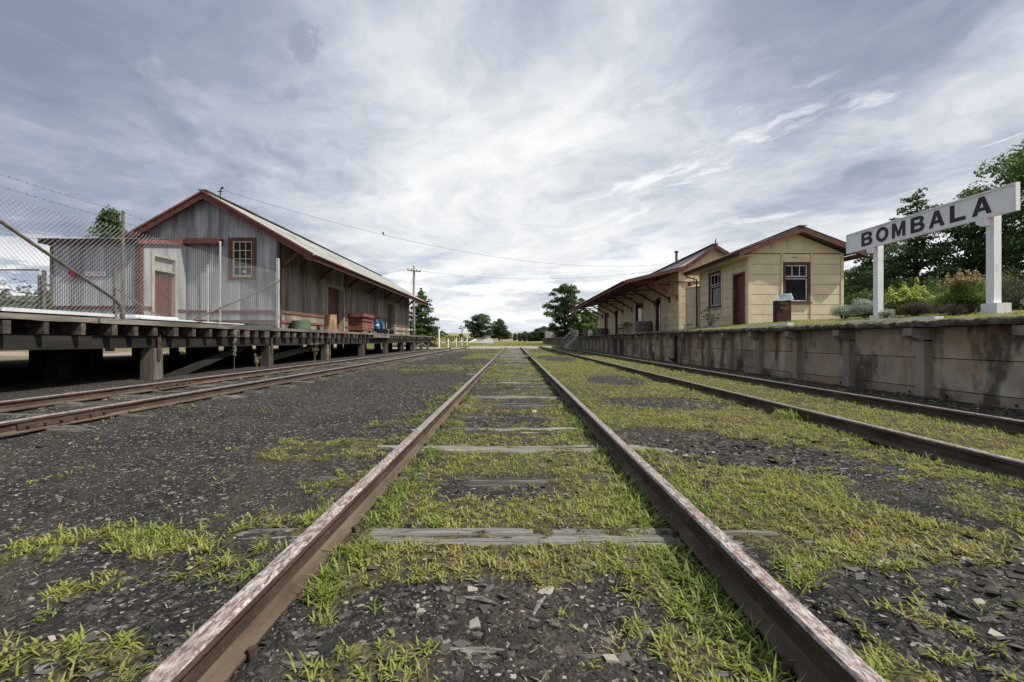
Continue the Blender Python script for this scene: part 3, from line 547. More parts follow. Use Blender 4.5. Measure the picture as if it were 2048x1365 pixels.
def fishplate(parent, x, y0, y1, side):
    mb = MB(); prof = [(.0078, .053), (.017, .050), (.022, .056), (.022, .107), (.026, .114), (.0078, .115)]
    mb.v += [(x+side*a_, y, z) for y in (y0, y1) for a_, z in prof]; k = len(prof)
    mb.f += [(j, (j+1) % k, k+(j+1) % k, k+j) for j in range(k)] + [tuple(range(k)), tuple(range(k, 2*k))]; mb.m += [0]*(k+2)
    fp = mb.build('fishplate', 'rust', parent)
    for i in range(6):
        y = y0+(y1-y0)*(i+.5)/6; b_ = MB(); b_.tube([(x+side*.022, y, .082), (x+side*.040, y, .082)], .013, 6); b_.tube([(x+side*.040, y, .082), (x+side*.050, y, .082)], .007, 6); b_.build('bolt', 'rust', fp)
def sleeper_mesh(x0, x1, y, w_, top, decay, seed, matname):
    """weathered timber: grooved grain, split and rounded ends; decay sinks and splinters it"""
    r_ = np.random.RandomState(seed); nx_, ny_ = 90, 16; xs = np.linspace(x0, x1, nx_); t_ = np.linspace(0, 1, ny_)
    X, T = np.meshgrid(xs, t_); ex = np.minimum(X-x0, x1-X); wob = .012*(fbm(X*3, X*0+seed, seed % 50+60, 3)-.5)
    Yv = y + (T-.5)*w_*(1-.25*np.exp(-ex/.05)) + wob
    groove = np.abs(fbm(X*1.6+seed, T*9+seed, 70, 3)-.5)*2
    Z = top - .010*(1-ss(groove, 0, .16)) + (fbm(X*2.2, T*3+seed, 71, 3)-.5)*.012 - .05*np.exp(-ex/.02) - .10*ss(fbm(T*6+seed, X*2, 75, 2), .45, .6)*np.exp(-ex/.16) - .06*(np.abs(T-.5)*2)**10
    if decay:
        rid = fbm(X*1.5+seed*3, T*11+seed, 72, 3); hol = fbm(X*1.6+seed, T*1.2+seed*2, 73, 3)
        Z = Z - decay*(.030*(1-rid*1.6)+.065*ss(hol, .38, .62)) + .010*decay*rid
    top_ = np.stack([X, Yv, Z], -1).reshape(-1, 3); f_ = []
    a_, b_ = np.meshgrid(np.arange(nx_-1), np.arange(ny_-1)); q = (b_*nx_+a_).ravel(); F = np.stack([q, q+1, q+nx_+1, q+nx_], 1)
    skirt = [k for k in range(nx_)] + [k*nx_+nx_-1 for k in range(1, ny_)] + [(ny_-1)*nx_+k for k in range(nx_-2, -1, -1)] + [k*nx_ for k in range(ny_-2, 0, -1)]
    low = top_[skirt].copy(); low[:, 2] = -.13; n0 = len(top_); m_ = len(skirt); sk = np.array(skirt); ar = np.arange(m_)
    F2 = np.stack([sk, n0+ar, n0+(ar+1) % m_, sk[(ar+1) % m_]], 1)
    return np.concatenate([top_, low]), [F, F2], matname
def sleeper(parent, xc, y, top=.012, decay=0, seed=1, matname='sleeper', half=1.22, w_=.22):
    v_, F_, mn = sleeper_mesh(-half, half, 0, w_, 0, decay, seed, matname); v_[:, 2] = np.where(v_[:, 2] <= -.129, -.13, v_[:, 2])
    return np_mesh('sleeper', v_, F_, None, [mn], parent, smooth=True, loc=(xc, y, top))
def track(label, xc, y0, y1, tops, mats_, g=.75, joints=(), far_share=None):
    t = thing('railway_track', label, 'railway track', (xc, y0, 0), 'tracks side by side through the station yard')
    for sd, x in ((-1, xc-g), (1, xc+g)):
        js = [j for s_, j in joints if s_ == sd]; ys = [y0-4] + sorted(js) + [y1]
        for a_, b_ in zip(ys, ys[1:]):
            r_ = rail_seg(t, x, a_+.004, b_-.004)
            if b_ != y1:
                for q_ in (-1, 1): fishplate(r_, x, b_-.46, b_+.46, q_)
    y = y0; k = 0; shared = []
    while y < y1-.3:
        top, dec, mn = tops(k, y); top += .006
        if y < 13 or len(shared) < 3: s_ = sleeper(t, xc+rnd.uniform(-.03, .03), y, top, dec, 100+k+int(abs(xc)*37), mn)
        else: s_ = inst(shared[k % 3], t, (xc+rnd.uniform(-.04, .04), y, top))
        if y > 6 and len(shared) < 6: shared.append(s_)
        if y < 10 or k % 1 == 0 and y < 22:
            for sd in (-1, 1):
                for o_ in (-.068, .068): MB().tube([(xc+sd*g+o_, y+.03*o_/.075, top-.01), (xc+sd*g+o_*.90, y+.03*o_/.075, .050)], [.009, .013], 6).build('spike', 'rust', t)
        y += .785; k += 1
    return t
def tops_main(k, y):
    if k in (1, 3, 7): return (.024, .12, 'sleeper')
    if k in (2,): return (.022, .60, 'sleeper_grey')
    if k == 0: return (-.002, .95, 'sleeper')
    if k in (5,): return (.018, .45, 'sleeper_grey')
    return ((.020, .45, 'sleeper_grey'), (.014, .30, 'sleeper'), (.020, .55, 'sleeper_grey'))[k % 3]
track('centre track with pale rust-flecked rails and grass between its sleepers', 0, 1.17, 46, tops_main, None, joints=[(1, 19.0), (-1, 21.5)])
track('right-hand track with dark rails running close to the concrete platform wall', 3.72, 1.0, 52, lambda k, y: ((.004, .6, 'sleeper_grey') if k % 3 else (.008, .2, 'sleeper')), None, g=.74, joints=[(1, 14.0), (-1, 12.0)])
track('left-hand track with brown rusty rails beside the timber loading deck', -5.17, 2.0, 43, lambda k, y: ((.034, .70, 'sleeper_grey') if k % 4 else (.032, .30, 'sleeper_grey')), None, joints=[(1, 4.5), (1, 15.1), (-1, 7.9), (-1, 19.5)])
# ================================================================== STATION PLATFORM (right)
def edge_z(y): return float(np.interp(y, [0, 5.2, 11.3, 19.6, 30, 73, 95], [1.12, 1.13, 1.15, 1.19, 1.19, 1.17, 1.16]))
def plat_z(x, y):
    e = np.interp(y, [0, 5.2, 11.3, 19.6, 30, 73, 95], [1.12, 1.13, 1.15, 1.19, 1.19, 1.17, 1.16])
    sl = np.interp(y, [0, 8, 14, 18, 22, 30, 95], [.075, .085, .115, .10, .07, .045, .03])
    return e + sl*np.clip(np.asarray(x)-6.1, 0, 3.2) + .012*np.clip(np.asarray(x)-9.3, 0, 30)
plat = thing('station_platform', 'long raised platform with stained concrete panel wall along the right-hand track', 'platform', (6.2, 40, 0))
PX = 6.2; PY = [5.29+1.51*k for k in range(-2, 60)]
pan, pst, crb = {}, None, None
r_ = random.Random(3)
for k, y in enumerate(PY[:-1]):
    a_, b_ = y+.004, y+1.51-.004; e = edge_z(y)-.10
    if 24.4 < y < 27.5:          # boarded bay
        for j in range(6):
            mb = MB(); q = a_+j*(b_-a_)/6; mb.box(PX-.02-.01*(j % 2), PX+.08, q+.006, q+(b_-a_)/6-.006, -.1, e+.02); mb.build('board', 'wood_dark', plat)
        continue
    for i, (z0, z1) in enumerate(((-.12, .135), (.147, .585), (.597, e+.01))):
        key = (i,)
        if key not in pan or k < 12:
            mb = MB(); off = r_.uniform(-.008, .008)
            if i == 0:      # bottom panel pierced by two weep holes
                pl = lambda a, d, z: (PX-.0+off-d+.08, a, z)
                hol = [[(c_+.026*math.cos(t), .045+.026*math.sin(t)) for t in [2*math.pi*j/10 for j in range(10)]] for c_ in (a_+.30, b_-.30)]
                mb.poly([(a_, z0), (b_, z0), (b_, z1), (a_, z1)], 0, .09, pl, hol); mb.box(PX+.075, PX+.11, a_, b_, z0, z1-.01, 1)
                o = mb.build('wall_panel', ['concrete', 'black_hole'], plat, origin=(PX, y, 0))
            else:
                z2 = z1 if i == 1 else e+.01
                mb.box(PX-.01+off, PX+.10, a_, b_, z0, z2); o = mb.build('wall_panel', 'concrete', plat, origin=(PX, y, 0))
            if k >= 11: pan[key] = o
        else: inst(pan[key], plat, (PX+r_.uniform(-.006, .006), y, 0))
for k, y in enumerate(PY):
    e = edge_z(y)-.10
    if pst is None or k < 6:
        mb = MB(); pl = lambda a, d, z: (d, a, z)
        ch = .02; mb.poly([(y-.075, -.1), (y+.075, -.1), (y+.075, .86), (y-.075, .86)], PX-.13, PX+.0, pl)
        mb.box(PX-.045, PX-.0, y+.0755, y+.105, -.1, .95)
        pst = mb.build('wall_post', 'concrete_post', plat, origin=(PX, y, 0))
        mb = MB(); pr = [(PX-.32, e), (PX-.32, e-.115), (PX-.135, e-.20), (PX, e-.20), (PX, e)]
        mb.poly(pr, y-.075, y+.075, lambda a, d, z: (a, d, z)); crb = mb.build('bracket', 'concrete_post', plat, origin=(PX, y, e))
    else:
        inst(pst, plat, (PX+r_.uniform(-.008, .008), y+r_.uniform(-.015, .015), 0), rot=(0, r_.uniform(-.012, .012), 0)); inst(crb, plat, (PX, y, e))
# coping: rough worn slabs
y = 2.2; cs = 0
while y < 94:
    L = 3.02 if y < 40 else 6.04; nx_, ny_ = 7, (110 if y < 14 else 40)
    a_, b_ = np.meshgrid(np.linspace(0, 1, nx_), np.linspace(0, 1, ny_)); Y = y+.008+b_*(L-.016)
    rough = 1.0 if y < 26 else .35
    e = np.interp(Y, [0, 5.2, 11.3, 19.6, 30, 73, 95], [1.12, 1.13, 1.15, 1.19, 1.19, 1.17, 1.16])
    # ring profile around the slab section
    prof = [(5.87, -.085), (5.85, -.05), (5.855, -.018), (5.88, .0), (6.1, .012), (6.45, .0), (6.45, -.1)]
    X = np.array([p[0] for p in prof])[None, :]+0*Y; Z = e+np.array([p[1] for p in prof])[None, :]
    nz_ = (fbm(Y*13, X*19+Z*19, 41, 4)-.5); X = X+nz_*.09*rough*(X < 6.2); Z = Z+(fbm(Y*11+9, X*9+3, 42, 4)-.5)*.045*rough*(1-.3*(X > 6.2))
    v_ = np.stack([X, Y, Z], -1).reshape(-1, 3); k_ = len(prof); f_ = []
    for i in range(ny_-1):
        for j in range(k_): f_.append((i*k_+j, i*k_+(j+1) % k_, (i+1)*k_+(j+1) % k_, (i+1)*k_+j))
    mb = MB(); mb.add(v_.tolist(), f_+[tuple(range(k_)), tuple((ny_-1)*k_+j for j in range(k_))]); mb.build('coping_slab', 'coping' if y < 26 else 'rust' if y > 60 else 'coping', plat)
    y += L; cs += 1
# platform top
xs_ = axis([(6.25, 9.5, 26), (9.5, 16, 14), (16, 60, 12)]); ys_ = axis([(-6, 4, 6), (4, 24, 100), (24, 95, 50)])
X, Y = np.meshgrid(xs_, ys_); Z = plat_z(X, Y)+(fbm(X*1.7, Y*1.7, 51, 4)-.5)*.06*ss(X, 6.3, 6.8)-.02
n_ = len(xs_); a_, b_ = np.meshgrid(np.arange(n_-1), np.arange(len(ys_)-1)); q = (b_*n_+a_).ravel()
np_mesh('platform_surface', np.stack([X, Y, Z], -1).reshape(-1, 3), [np.stack([q, q+1, q+n_+1, q+n_], 1)], None, ['platform_dirt'], plat, smooth=True, loc=wpos(plat)).location = (-wpos(plat).x*1.0, -wpos(plat).y*1.0, 0)
mb = MB(); mb.box(6.3, 60, 95.0, 95.3, -.2, 1.3); mb.build('end_wall', 'concrete', plat)
mb = MB(); mb.box(6.3, 60, -6.2, -6.0, -.2, 1.3); mb.build('end_wall', 'concrete', plat)
# black downpipe and short iron standpipe on the wall face
for y_, x_, z0, z1, r0 in ((17.1, 6.10, -.05, 1.0, .05),):
    MB().tube([(x_, y_, z0), (x_, y_, z1)], r0, 8).build('drain_pipe', 'black_steel', plat, smooth=True)
o = MB().tube([(6.03, 19.6, -.02), (6.03, 19.6, .30), (6.0, 19.55, .34)], .035, 8).build('standpipe', 'black_steel', smooth=True); tag(o, 'short black iron standpipe at the foot of the concrete platform wall', 'standpipe')
# ------------------------------------------------------------------ cladding helpers
def split(r, holes):
    """rectangle minus holes -> list of rectangles (a0,a1,z0,z1)"""
    res = [r]
    for h in holes:
        nxt = []
        for (a0, a1, z0, z1) in res:
            if h[0] >= a1 or h[1] <= a0 or h[2] >= z1 or h[3] <= z0: nxt.append((a0, a1, z0, z1)); continue
            if h[0] > a0: nxt.append((a0, h[0], z0, z1))
            if h[1] < a1: nxt.append((h[1], a1, z0, z1))
            m0, m1 = max(a0, h[0]), min(a1, h[1])
            if h[2] > z0: nxt.append((m0, m1, z0, h[2]))
            if h[3] < z1: nxt.append((m0, m1, h[3], z1))
        res = nxt
    return [q for q in res if q[1]-q[0] > .015 and q[3]-q[2] > .015]
def wall(parent, pl, a0, a1, z0, z1, holes, m_='joint_brown', th=.10):
    mb = MB()
    for r in split((a0, a1, z0, z1), holes): mb.pbox(pl, r[0], r[1], r[2], r[3], -th, 0)
    return mb.build('wall', m_, parent)
def boards(parent, pl, a0, a1, z0, z1, holes, battens, step=.364, m_='cream'):
    bs = sorted([a0]+[b for b in battens if a0 < b < a1]+[a1])
    for p, q in [(p_+.034 if p_ != a0 else p_, q_-.034 if q_ != a1 else q_) for p_, q_ in zip(bs, bs[1:])]:
        z = z0
        while z < z1-.03:
            zt = min(z+step, z1)
            for r in split((p+.003, q-.003, z+.008, zt-.008), holes):
                mb = MB(); mb.pbox(pl, r[0], r[1], r[2], r[3], .0005, .0134); mb.build('board', m_, parent)
            z += step
    for b in battens:
        for r in split((b-.032, b+.032, z0, z1), holes):
            mb = MB(); mb.pbox(pl, r[0], r[1], r[2], r[3], .0006, .045); mb.build('batten', 'cream_trim', parent)
def sash_window(parent, pl, a0, a1, z0, z1, arch='oxblood', sashm='window_white', top=.30, nt=3, fw=.085):
    """outer frame ring > top light with nt panes, single lower pane, sill"""
    mb = MB()
    for r in ((a0, a0+fw, z0, z1), (a1-fw, a1, z0, z1), (a0+fw, a1-fw, z1-fw, z1), (a0+fw, a1-fw, z0, z0+.03)): mb.pbox(pl, *r, -.09, .045)
    wn = mb.build('window', arch, parent); H = z1-z0-fw; zt = z1-fw-H*top
    mb = MB(); mb.pbox(pl, a0+fw, a1-fw, zt-.045, zt+.0, -.07, .03); mb.build('transom', arch, wn)
    def sash(p0, p1, q0, q1, n, fr=.035, d=-.02):
        mb = MB()
        for r in ((p0, p0+fr, q0, q1), (p1-fr, p1, q0, q1), (p0+fr, p1-fr, q0, q0+fr), (p0+fr, p1-fr, q1-fr, q1)): mb.pbox(pl, *r, d-.035, d)
        for i in range(1, n): c_ = p0+(p1-p0)*i/n; mb.pbox(pl, c_-.010, c_+.010, q0+fr, q1-fr, d-.03, d-.003)
        mb.build('sash', sashm, wn)
        for i in range(n):
            l = p0+fr if i == 0 else p0+(p1-p0)*i/n+.010; r2 = p1-fr if i == n-1 else p0+(p1-p0)*(i+1)/n-.010
            MB().pbox(pl, l, r2, q0+fr, q1-fr, d-.028, d-.02).build('pane', 'glass', wn)
    sash(a0+fw+.002, a1-fw-.002, zt+.002, z1-fw-.002, nt); sash(a0+fw+.002, a1-fw-.002, z0+.032, zt-.047, 1)
    mb = MB(); mb.pbox(pl, a0-.04, a1+.04, z0-.05, z0-.002, -.02, .10); mb.build('sill', arch, wn)
    return wn
def roof_slope(parent, xa, za, xb, zb, y0, y1, m_, name='roof_sheet', w_=.762, th=.0, thick=.018):
    """corrugated sheets side by side along y, from (xa,za) ridge to (xb,zb) eave; ribs run down the slope"""
    n_ = max(1, round((y1-y0)/w_)); w2 = (y1-y0)/n_; per = 40; src = None
    L = math.hypot(xb-xa, zb-za); nxn, nzn = -(zb-za)/L, (xb-xa)/L
    if nzn < 0: nxn, nzn = -nxn, -nzn
    for i in range(n_):
        if src is None or i in (3, 9):
            vs, fs = [], []
            for j in range(per+1):
                yy_ = j*w2*1.0/per; h_ = .009*math.sin(2*math.pi*10*j/per)
                for (x, z) in ((xa, za), (xb, zb)):
                    vs.append((x+nxn*(h_+.012), yy_, z+nzn*(h_+.012)))
            for j in range(per): fs.append((2*j, 2*j+1, 2*j+3, 2*j+2))
            mb = MB(); mb.add(vs, fs); src = mb.build(name, m_, parent, origin=(0, 0, 0)); src.location = Vector((0, y0+i*w2, 0))-wpos(parent); WP[src.name] = Vector((0, y0+i*w2, 0))
        else: inst(src, parent, (r_.uniform(-.004, .004), y0+i*w2, r_.uniform(-.002, .004)))
# ------------------------------------------------------------------ small building nearest the sign
sm = thing('lamp_room', 'small cream board building with dark red door and gable facing down the track', 'building', (10.17, 18.5, 1.4))
X0, X1, Y0, Y1, ZB, ZT = 8.47, 11.88, 16.4, 20.7, 1.40, 4.0
front = lambda a, d, z: (a, Y0-d, z); side = lambda a, d, z: (X0-d, a, z); rside = lambda a, d, z: (X1+d, a, z); back = lambda a, d, z: (a, Y1+d, z)
hw = [(9.70, 10.68, 2.22, 3.64)]; hs = [(18.48, 19.66, 2.26, 3.70), (16.62, 17.48, 1.3, 3.36)]
wall(sm, front, X0, X1, ZB-.2, ZT, hw); wall(sm, side, Y0+.1, Y1-.1, ZB-.2, ZT, hs); wall(sm, rside, Y0+.1, Y1-.1, ZB-.2, ZT, []); wall(sm, back, X0, X1, ZB-.2, ZT, [])
for pl_, ya in ((front, 0), (back, 0)): MB().poly([(X0, ZT+.001), (X1, ZT+.001), ((X0+X1)/2, 4.70)], -.1, 0, pl_).build('gable_wall', 'joint_brown', sm)
boards(sm, front, X0+.1, X1-.1, ZB, ZT-.03, hw, [9.66, 10.72]); boards(sm, side, Y0+.12, Y1-.1, ZB, ZT-.03, hs, [17.54, 18.44, 19.70])
boards(sm, rside, Y0+.1, Y1-.1, ZB, ZT-.03, [], [17.8, 19.2])
# gable infill panels with vertical battens
ridge = lambda a: 4.70-(abs(a-10.175))*.411-.02
gb = [8.75, 9.31, 9.89, 10.46, 11.03, 11.60]
for p, q in zip([X0+.05]+gb, gb+[X1-.05]):
    pts = [(p+.004, ZT+.004), (q-.004, ZT+.004), (q-.004, ridge(q))]+([(10.175, ridge(10.175))] if p < 10.175 < q else [])+[(p+.004, ridge(p))]
    MB().poly(pts, .0005, .013, front).build('gable_panel', 'cream', sm)
for g_ in gb: MB().poly([(g_-.02, ZT+.004), (g_+.02, ZT+.004), (g_+.02, ridge(g_+.02)), (g_-.02, ridge(g_-.02))], .0135, .028, front).build('batten', 'cream_trim', sm)
MB().pbox(front, X0+.09, X1-.09, ZT-.028, ZT+.0, .0135, .036).build('plate_moulding', 'cream_trim', sm)
for a_, b_ in ((X0-.006, X0+.097), (X1-.097, X1+.006)): MB().pbox(front, a_, b_, ZB-.1, ZT-.03, .0135, .034).build('corner_board', 'cream_trim', sm)
MB().pbox(side, Y0-.034, Y0+.10, ZB-.1, ZT-.03, .0135, .034).build('corner_board', 'cream_trim', sm)
MB().pbox(front, X0-.02, X1+.02, ZB-.2, ZB-.002, .0005, .05).build('base_board', 'cream_trim', sm); MB().pbox(side, Y0-.02, 16.55, ZB-.2, ZB-.002, .0005, .045).build('base_board', 'cream_trim', sm); MB().pbox(side, 17.55, Y1, ZB-.2, ZB-.002, .0005, .045).build('base_board', 'cream_trim', sm)
sash_window(sm, front, *hw[0], top=.32); sash_window(sm, side, *hs[0], top=.34)
mb = MB(); mb.pbox(front, 9.66, 10.72, 3.66, 3.72, .0305, .085); mb.build('drip_board', 'cream_trim', sm)
MB().pbox(side, 18.4, 19.74, 3.72, 3.77, .0305, .08).build('drip_board', 'cream_trim', sm)
v_ = MB().pbox(front, 10.02, 10.22, 3.80, 3.86, .0135, .02).build('wall_vent', 'cream_trim', sm)
for z_ in (3.812, 3.838): MB().pbox(front, 10.03, 10.21, z_, z_+.012, .0202, .022).build('vent_slot', 'black_hole', v_)
MB().box(X0-.5, X0+.1, 16.5, 17.6, 1.30, 1.395).build('door_step', 'oxblood_faded', sm)
def plank_door(parent, pl, a0, a1, z0, z1, m_='oxblood', n=5, fm='oxblood', depth=-.08, fw=.07, knob=True, planks=True):
    mb = MB()
    for r in ((a0, a0+fw, z0, z1), (a1-fw, a1, z0, z1), (a0+fw, a1-fw, z1-fw, z1)): mb.pbox(pl, *r, depth-.02, .045)
    fr = mb.build('door_frame', fm, parent)
    d_ = MB(); d_.pbox(pl, a0+fw+.003, a1-fw-.003, z0+.02, z1-fw-.004, depth-.03, depth); dr = d_.build('door', m_, parent)
    w_ = (a1-a0-2*fw-.01)/n
    for i in range(n):
        q = a0+fw+.005+i*w_; MB().pbox(pl, q+.003, q+w_-.003, z0+.03, z1-fw-.01, depth+.0005, depth+.012).build('door_plank', m_, dr)
    if knob:
        x, y_, z = pl(a1-fw-.10, depth+.012, (z0+z1)/2-.05); x2, y2, _ = pl(a1-fw-.10, depth+.05, z)
        MB().tube([(x, y_, z), (x2, y2, z)], .022, 8).build('door_knob', 'black_steel', dr)
    return dr
plank_door(sm, side, 16.62, 17.48, ZB, 3.36, n=4)
MB().box(X0, X1, Y0, Y1, ZB-.1, ZB-.02).build('floor', 'wood_dark', sm)
# roof
xr, zr, xl, xrr, ze = 10.16, 4.84, 7.93, 12.40, 3.99
roof_slope(sm, xr, zr, xl-.04, ze-.015, 15.95, 21.1, 'zinc_roof'); roof_slope(sm, xr, zr, xrr+.04, ze-.015, 15.95, 21.1, 'zinc_roof')
mb = MB(); mb.beam((xr, 15.93, zr+.035), (xr, 21.12, zr+.035), .30, .015); mb.build('ridge_cap', 'zinc_roof', sm)
for s_, x_e in ((-1, xl), (1, xrr)):
    for yb in (15.98, 21.05):
        mb = MB(); mb.add([(xr, yb-.02, zr-.005), (xr, yb-.02, zr-.19), (x_e, yb-.02, ze-.20), (x_e, yb-.02, ze-.03), (xr, yb+.02, zr-.005), (xr, yb+.02, zr-.19), (x_e, yb+.02, ze-.20), (x_e, yb+.02, ze-.03)],
            [(0, 1, 2, 3), (7, 6, 5, 4), (0, 3, 7, 4), (1, 5, 6, 2), (3, 2, 6, 7), (0, 4, 5, 1)]); mb.build('barge_board', 'oxblood', sm)
    mb = MB(); mb.box(x_e-.02+s_*.02, x_e+.02+s_*.02, 16.002, 21.028, ze-.20, ze-.04); mb.build('fascia', 'oxblood', sm)
    pr = [(x_e+s_*(.042+.055+.06*math.cos(t)), ze-.06+.06*math.sin(t)) for t in [math.pi+j*math.pi/8 for j in range(9)]]
    mb = MB(); k = len(pr)
    for y_ in (16.03, 21.05): mb.v += [(x, y_, z) for x, z in pr]
    mb.f = [(j, j+1, k+j+1, k+j) for j in range(k-1)]; mb.m = [0]*(k-1); mb.build('gutter', 'oxblood', sm)
    # soffit lining
    mb = MB(); mb.box(min(x_e, X0 if s_ < 0 else X1)+.02, max(x_e, X0 if s_ < 0 else X1)-.02, 16.02, 21.0, ze-.17, ze-.155); mb.build('soffit', 'cream_trim' if s_ < 0 else 'oxblood', sm)
MB().tube([(7.9, 20.8, 3.84), (7.95, 20.85, 3.72), (8.40, 20.85, 3.62), (8.41, 20.85, 1.5)], .035, 8).build('downpipe', 'oxblood', sm, smooth=True)
# ------------------------------------------------------------------ main station building
MX, MX1, MY0, MY1, MZ = 8.55, 12.05, 23.5, 46.0, 1.28
st = thing('station_building', 'long cream station building with verandah on slanted struts over the platform', 'building', (10.3, 34.7, 1.3))
mside = lambda a, d, z: (MX-d, a, z); mfront = lambda a, d, z: (a, MY0-d, z); mright = lambda a, d, z: (MX1+d, a, z); mback = lambda a, d, z: (a, MY1+d, z)
WH = 4.4
op = [(26.3, 27.2, 1.3, 3.32), (30.1, 31.7, 1.3, 3.34), (37.1, 38.0, 1.3, 3.32), (41.2, 42.4, 1.3, 3.32)]
wall(st, mside, MY0+.1, MY1-.1, MZ-.2, WH, op); wall(st, mfront, MX, MX1, MZ-.2, WH, []); wall(st, mright, MY0+.1, MY1-.1, MZ-.2, WH, []); wall(st, mback, MX, MX1, MZ-.2, WH, [])
bt = [24.6, 25.5, 26.22, 27.28, 28.6, 29.9, 31.78, 32.6, 33.9, 35.3, 36.2, 37.02, 38.08, 39.3, 40.6, 42.5, 43.2, 44.5]
boards(st, mside, MY0+.12, MY1-.1, MZ, WH-.02, op, bt); boards(st, mfront, MX+.1, MX1-.1, MZ, WH-.02, [], [9.4, 10.3, 11.2])
for a_ in (MY0-.03, MY1-.1): MB().pbox(mside, a_, a_+.12, MZ-.1, WH, .0135, .036).build('corner_board', 'cream_trim', st)
MB().pbox(mfront, MX-.006, MX+.097, MZ-.1, WH, .0135, .036).build('corner_board', 'cream_trim', st)
MB().pbox(mfront, MX+.45, MX+.62, MZ-.1, 3.8, .0135, .05).build('red_post', 'oxblood', st)
MB().pbox(mfront, MX-.1, MX1, 3.80, 3.86, .0365, .08).build('tie_rail', 'oxblood', st)
sw = plank_door(st, mside, *op[3], n=3, depth=-.08)
for q_, nn in ((op[0], 4), (op[1], 2), (op[2], 3)):
    a0, a1, z0, z1 = q_; mb = MB()
    for r in ((a0, a0+.07, z0, z1), (a1-.07, a1, z0, z1), (a0+.07, a1-.07, z1-.07, z1)): mb.pbox(mside, *r, -.09, .04)
    wd_ = mb.build('window', 'oxblood', st)
    for i in range(nn):
        p0 = z0+.06+(z1-z0-.14)*i/nn; p1 = z0+.06+(z1-z0-.14)*(i+1)/nn
        MB().pbox(mside, a0+.10, a1-.10, p0+.012, p1-.012, -.055, -.045).build('pane', 'glass', wd_)
    mb = MB(); mb.pbox(mside, a0+.0705, a0+.099, z0, z1-.07, -.06, -.02); mb.pbox(mside, a1-.099, a1-.0705, z0, z1-.07, -.06, -.02)
    for i in range(nn+1): p0 = z0+.06+(z1-z0-.14)*i/nn; mb.pbox(mside, a0+.1, a1-.1, p0-.0115, p0+.0115, -.06, -.03)
    mb.build('sash', 'oxblood', wd_)
AX = 5.78   # verandah edge
zrid = 5.72; xrid = 10.3
gab = [(MX-.35, 4.42), (9.35, 4.98), (xrid, zrid-.06), (11.25, 4.98), (MX1+.35, 4.42)]
MB().poly([(MX, WH+.001), (MX1, WH+.001), (MX1, 4.62), (xrid, zrid-.12), (MX, 4.62)], -.1, 0, mfront).build('gable_wall', 'cream', st)
MB().poly([(MX, WH+.001), (MX1, WH+.001), (MX1, 4.62), (xrid, zrid-.12), (MX, 4.62)], -.1, 0, mback).build('gable_wall', 'cream', st)
for g_ in (9.0, 9.65, 10.3, 10.95, 11.6): MB().poly([(g_-.022, WH+.02), (g_+.022, WH+.02), (g_+.022, zrid-.2-abs(g_+.022-xrid)*.63), (g_-.022, zrid-.2-abs(g_-.022-xrid)*.63)], .0005, .02, mfront).build('batten', 'cream_trim', st)
prof_r = [(xrid, zrid), (9.3, 4.98), (8.75, 4.62), (AX-.04, 3.90)]
for (xa, za), (xb, zb) in zip(prof_r, prof_r[1:]): roof_slope(st, xa, za, xb, zb, MY0-.35, MY1+.45, 'iron_roof_dark')
roof_slope(st, xrid, zrid, 12.5, 4.35, MY0-.35, MY1+.45, 'iron_roof_dark')
MB().beam((xrid, MY0-.36, zrid+.03), (xrid, MY1+.46, zrid+.03), .3, .02).build('ridge_cap', 'iron_roof_dark', st)
for yb in (MY0-.33, MY1+.42):
    for (xa, za), (xb, zb) in zip(prof_r+[], prof_r[1:]):
        mb = MB(); h_ = .20 if xb > 8 else .17
        mb.add([(xa, yb-.02, za-.005), (xa, yb-.02, za-h_), (xb, yb-.02, zb-h_), (xb, yb-.02, zb-.005), (xa, yb+.02, za-.005), (xa, yb+.02, za-h_), (xb, yb+.02, zb-h_), (xb, yb+.02, zb-.005)],
            [(0, 1, 2, 3), (7, 6, 5, 4), (0, 3, 7, 4), (1, 5, 6, 2), (3, 2, 6, 7), (0, 4, 5, 1)]); mb.build('barge_board', 'oxblood', st)
    mb = MB(); mb.beam((xrid, yb, zrid-.10), (12.5, yb, 4.25), .04, .19); mb.build('barge_board', 'oxblood', st)
mb = MB(); mb.box(AX-.06, AX-.02, MY0-.30, MY1+.40, 3.72, 3.885); mb.build('verandah_fascia', 'oxblood_faded', st)
mb = MB()
pr = [(AX-.062-.055+.058*math.cos(t), 3.885+.058*math.sin(t)) for t in [math.pi+j*math.pi/8 for j in range(9)]]; k = len(pr)
for y_ in (MY0-.3, MY1+.42): mb.v += [(x, y_, z) for x, z in pr]
mb.f = [(j, j+1, k+j+1, k+j) for j in range(k-1)]; mb.m = [0]*(k-1); mb.build('gutter', 'oxblood', st)
for x_ in (AX+.4, 7.0, 8.0): MB().box(x_-.03, x_+.03, MY0-.28, MY1+.38, 3.80+(x_-AX)*.245-.07, 3.80+(x_-AX)*.245+.03).build('purlin', 'oxblood', st)
MB().poly([(MX-.001, 4.40), (MX-.001, 4.46), (AX+.0, 3.80), (AX+.0, 3.775)], MY0-.29, MY1+.39, lambda a, d, z: (a, d, z)).build('verandah_lining', 'oxblood', st)
strut_src = None
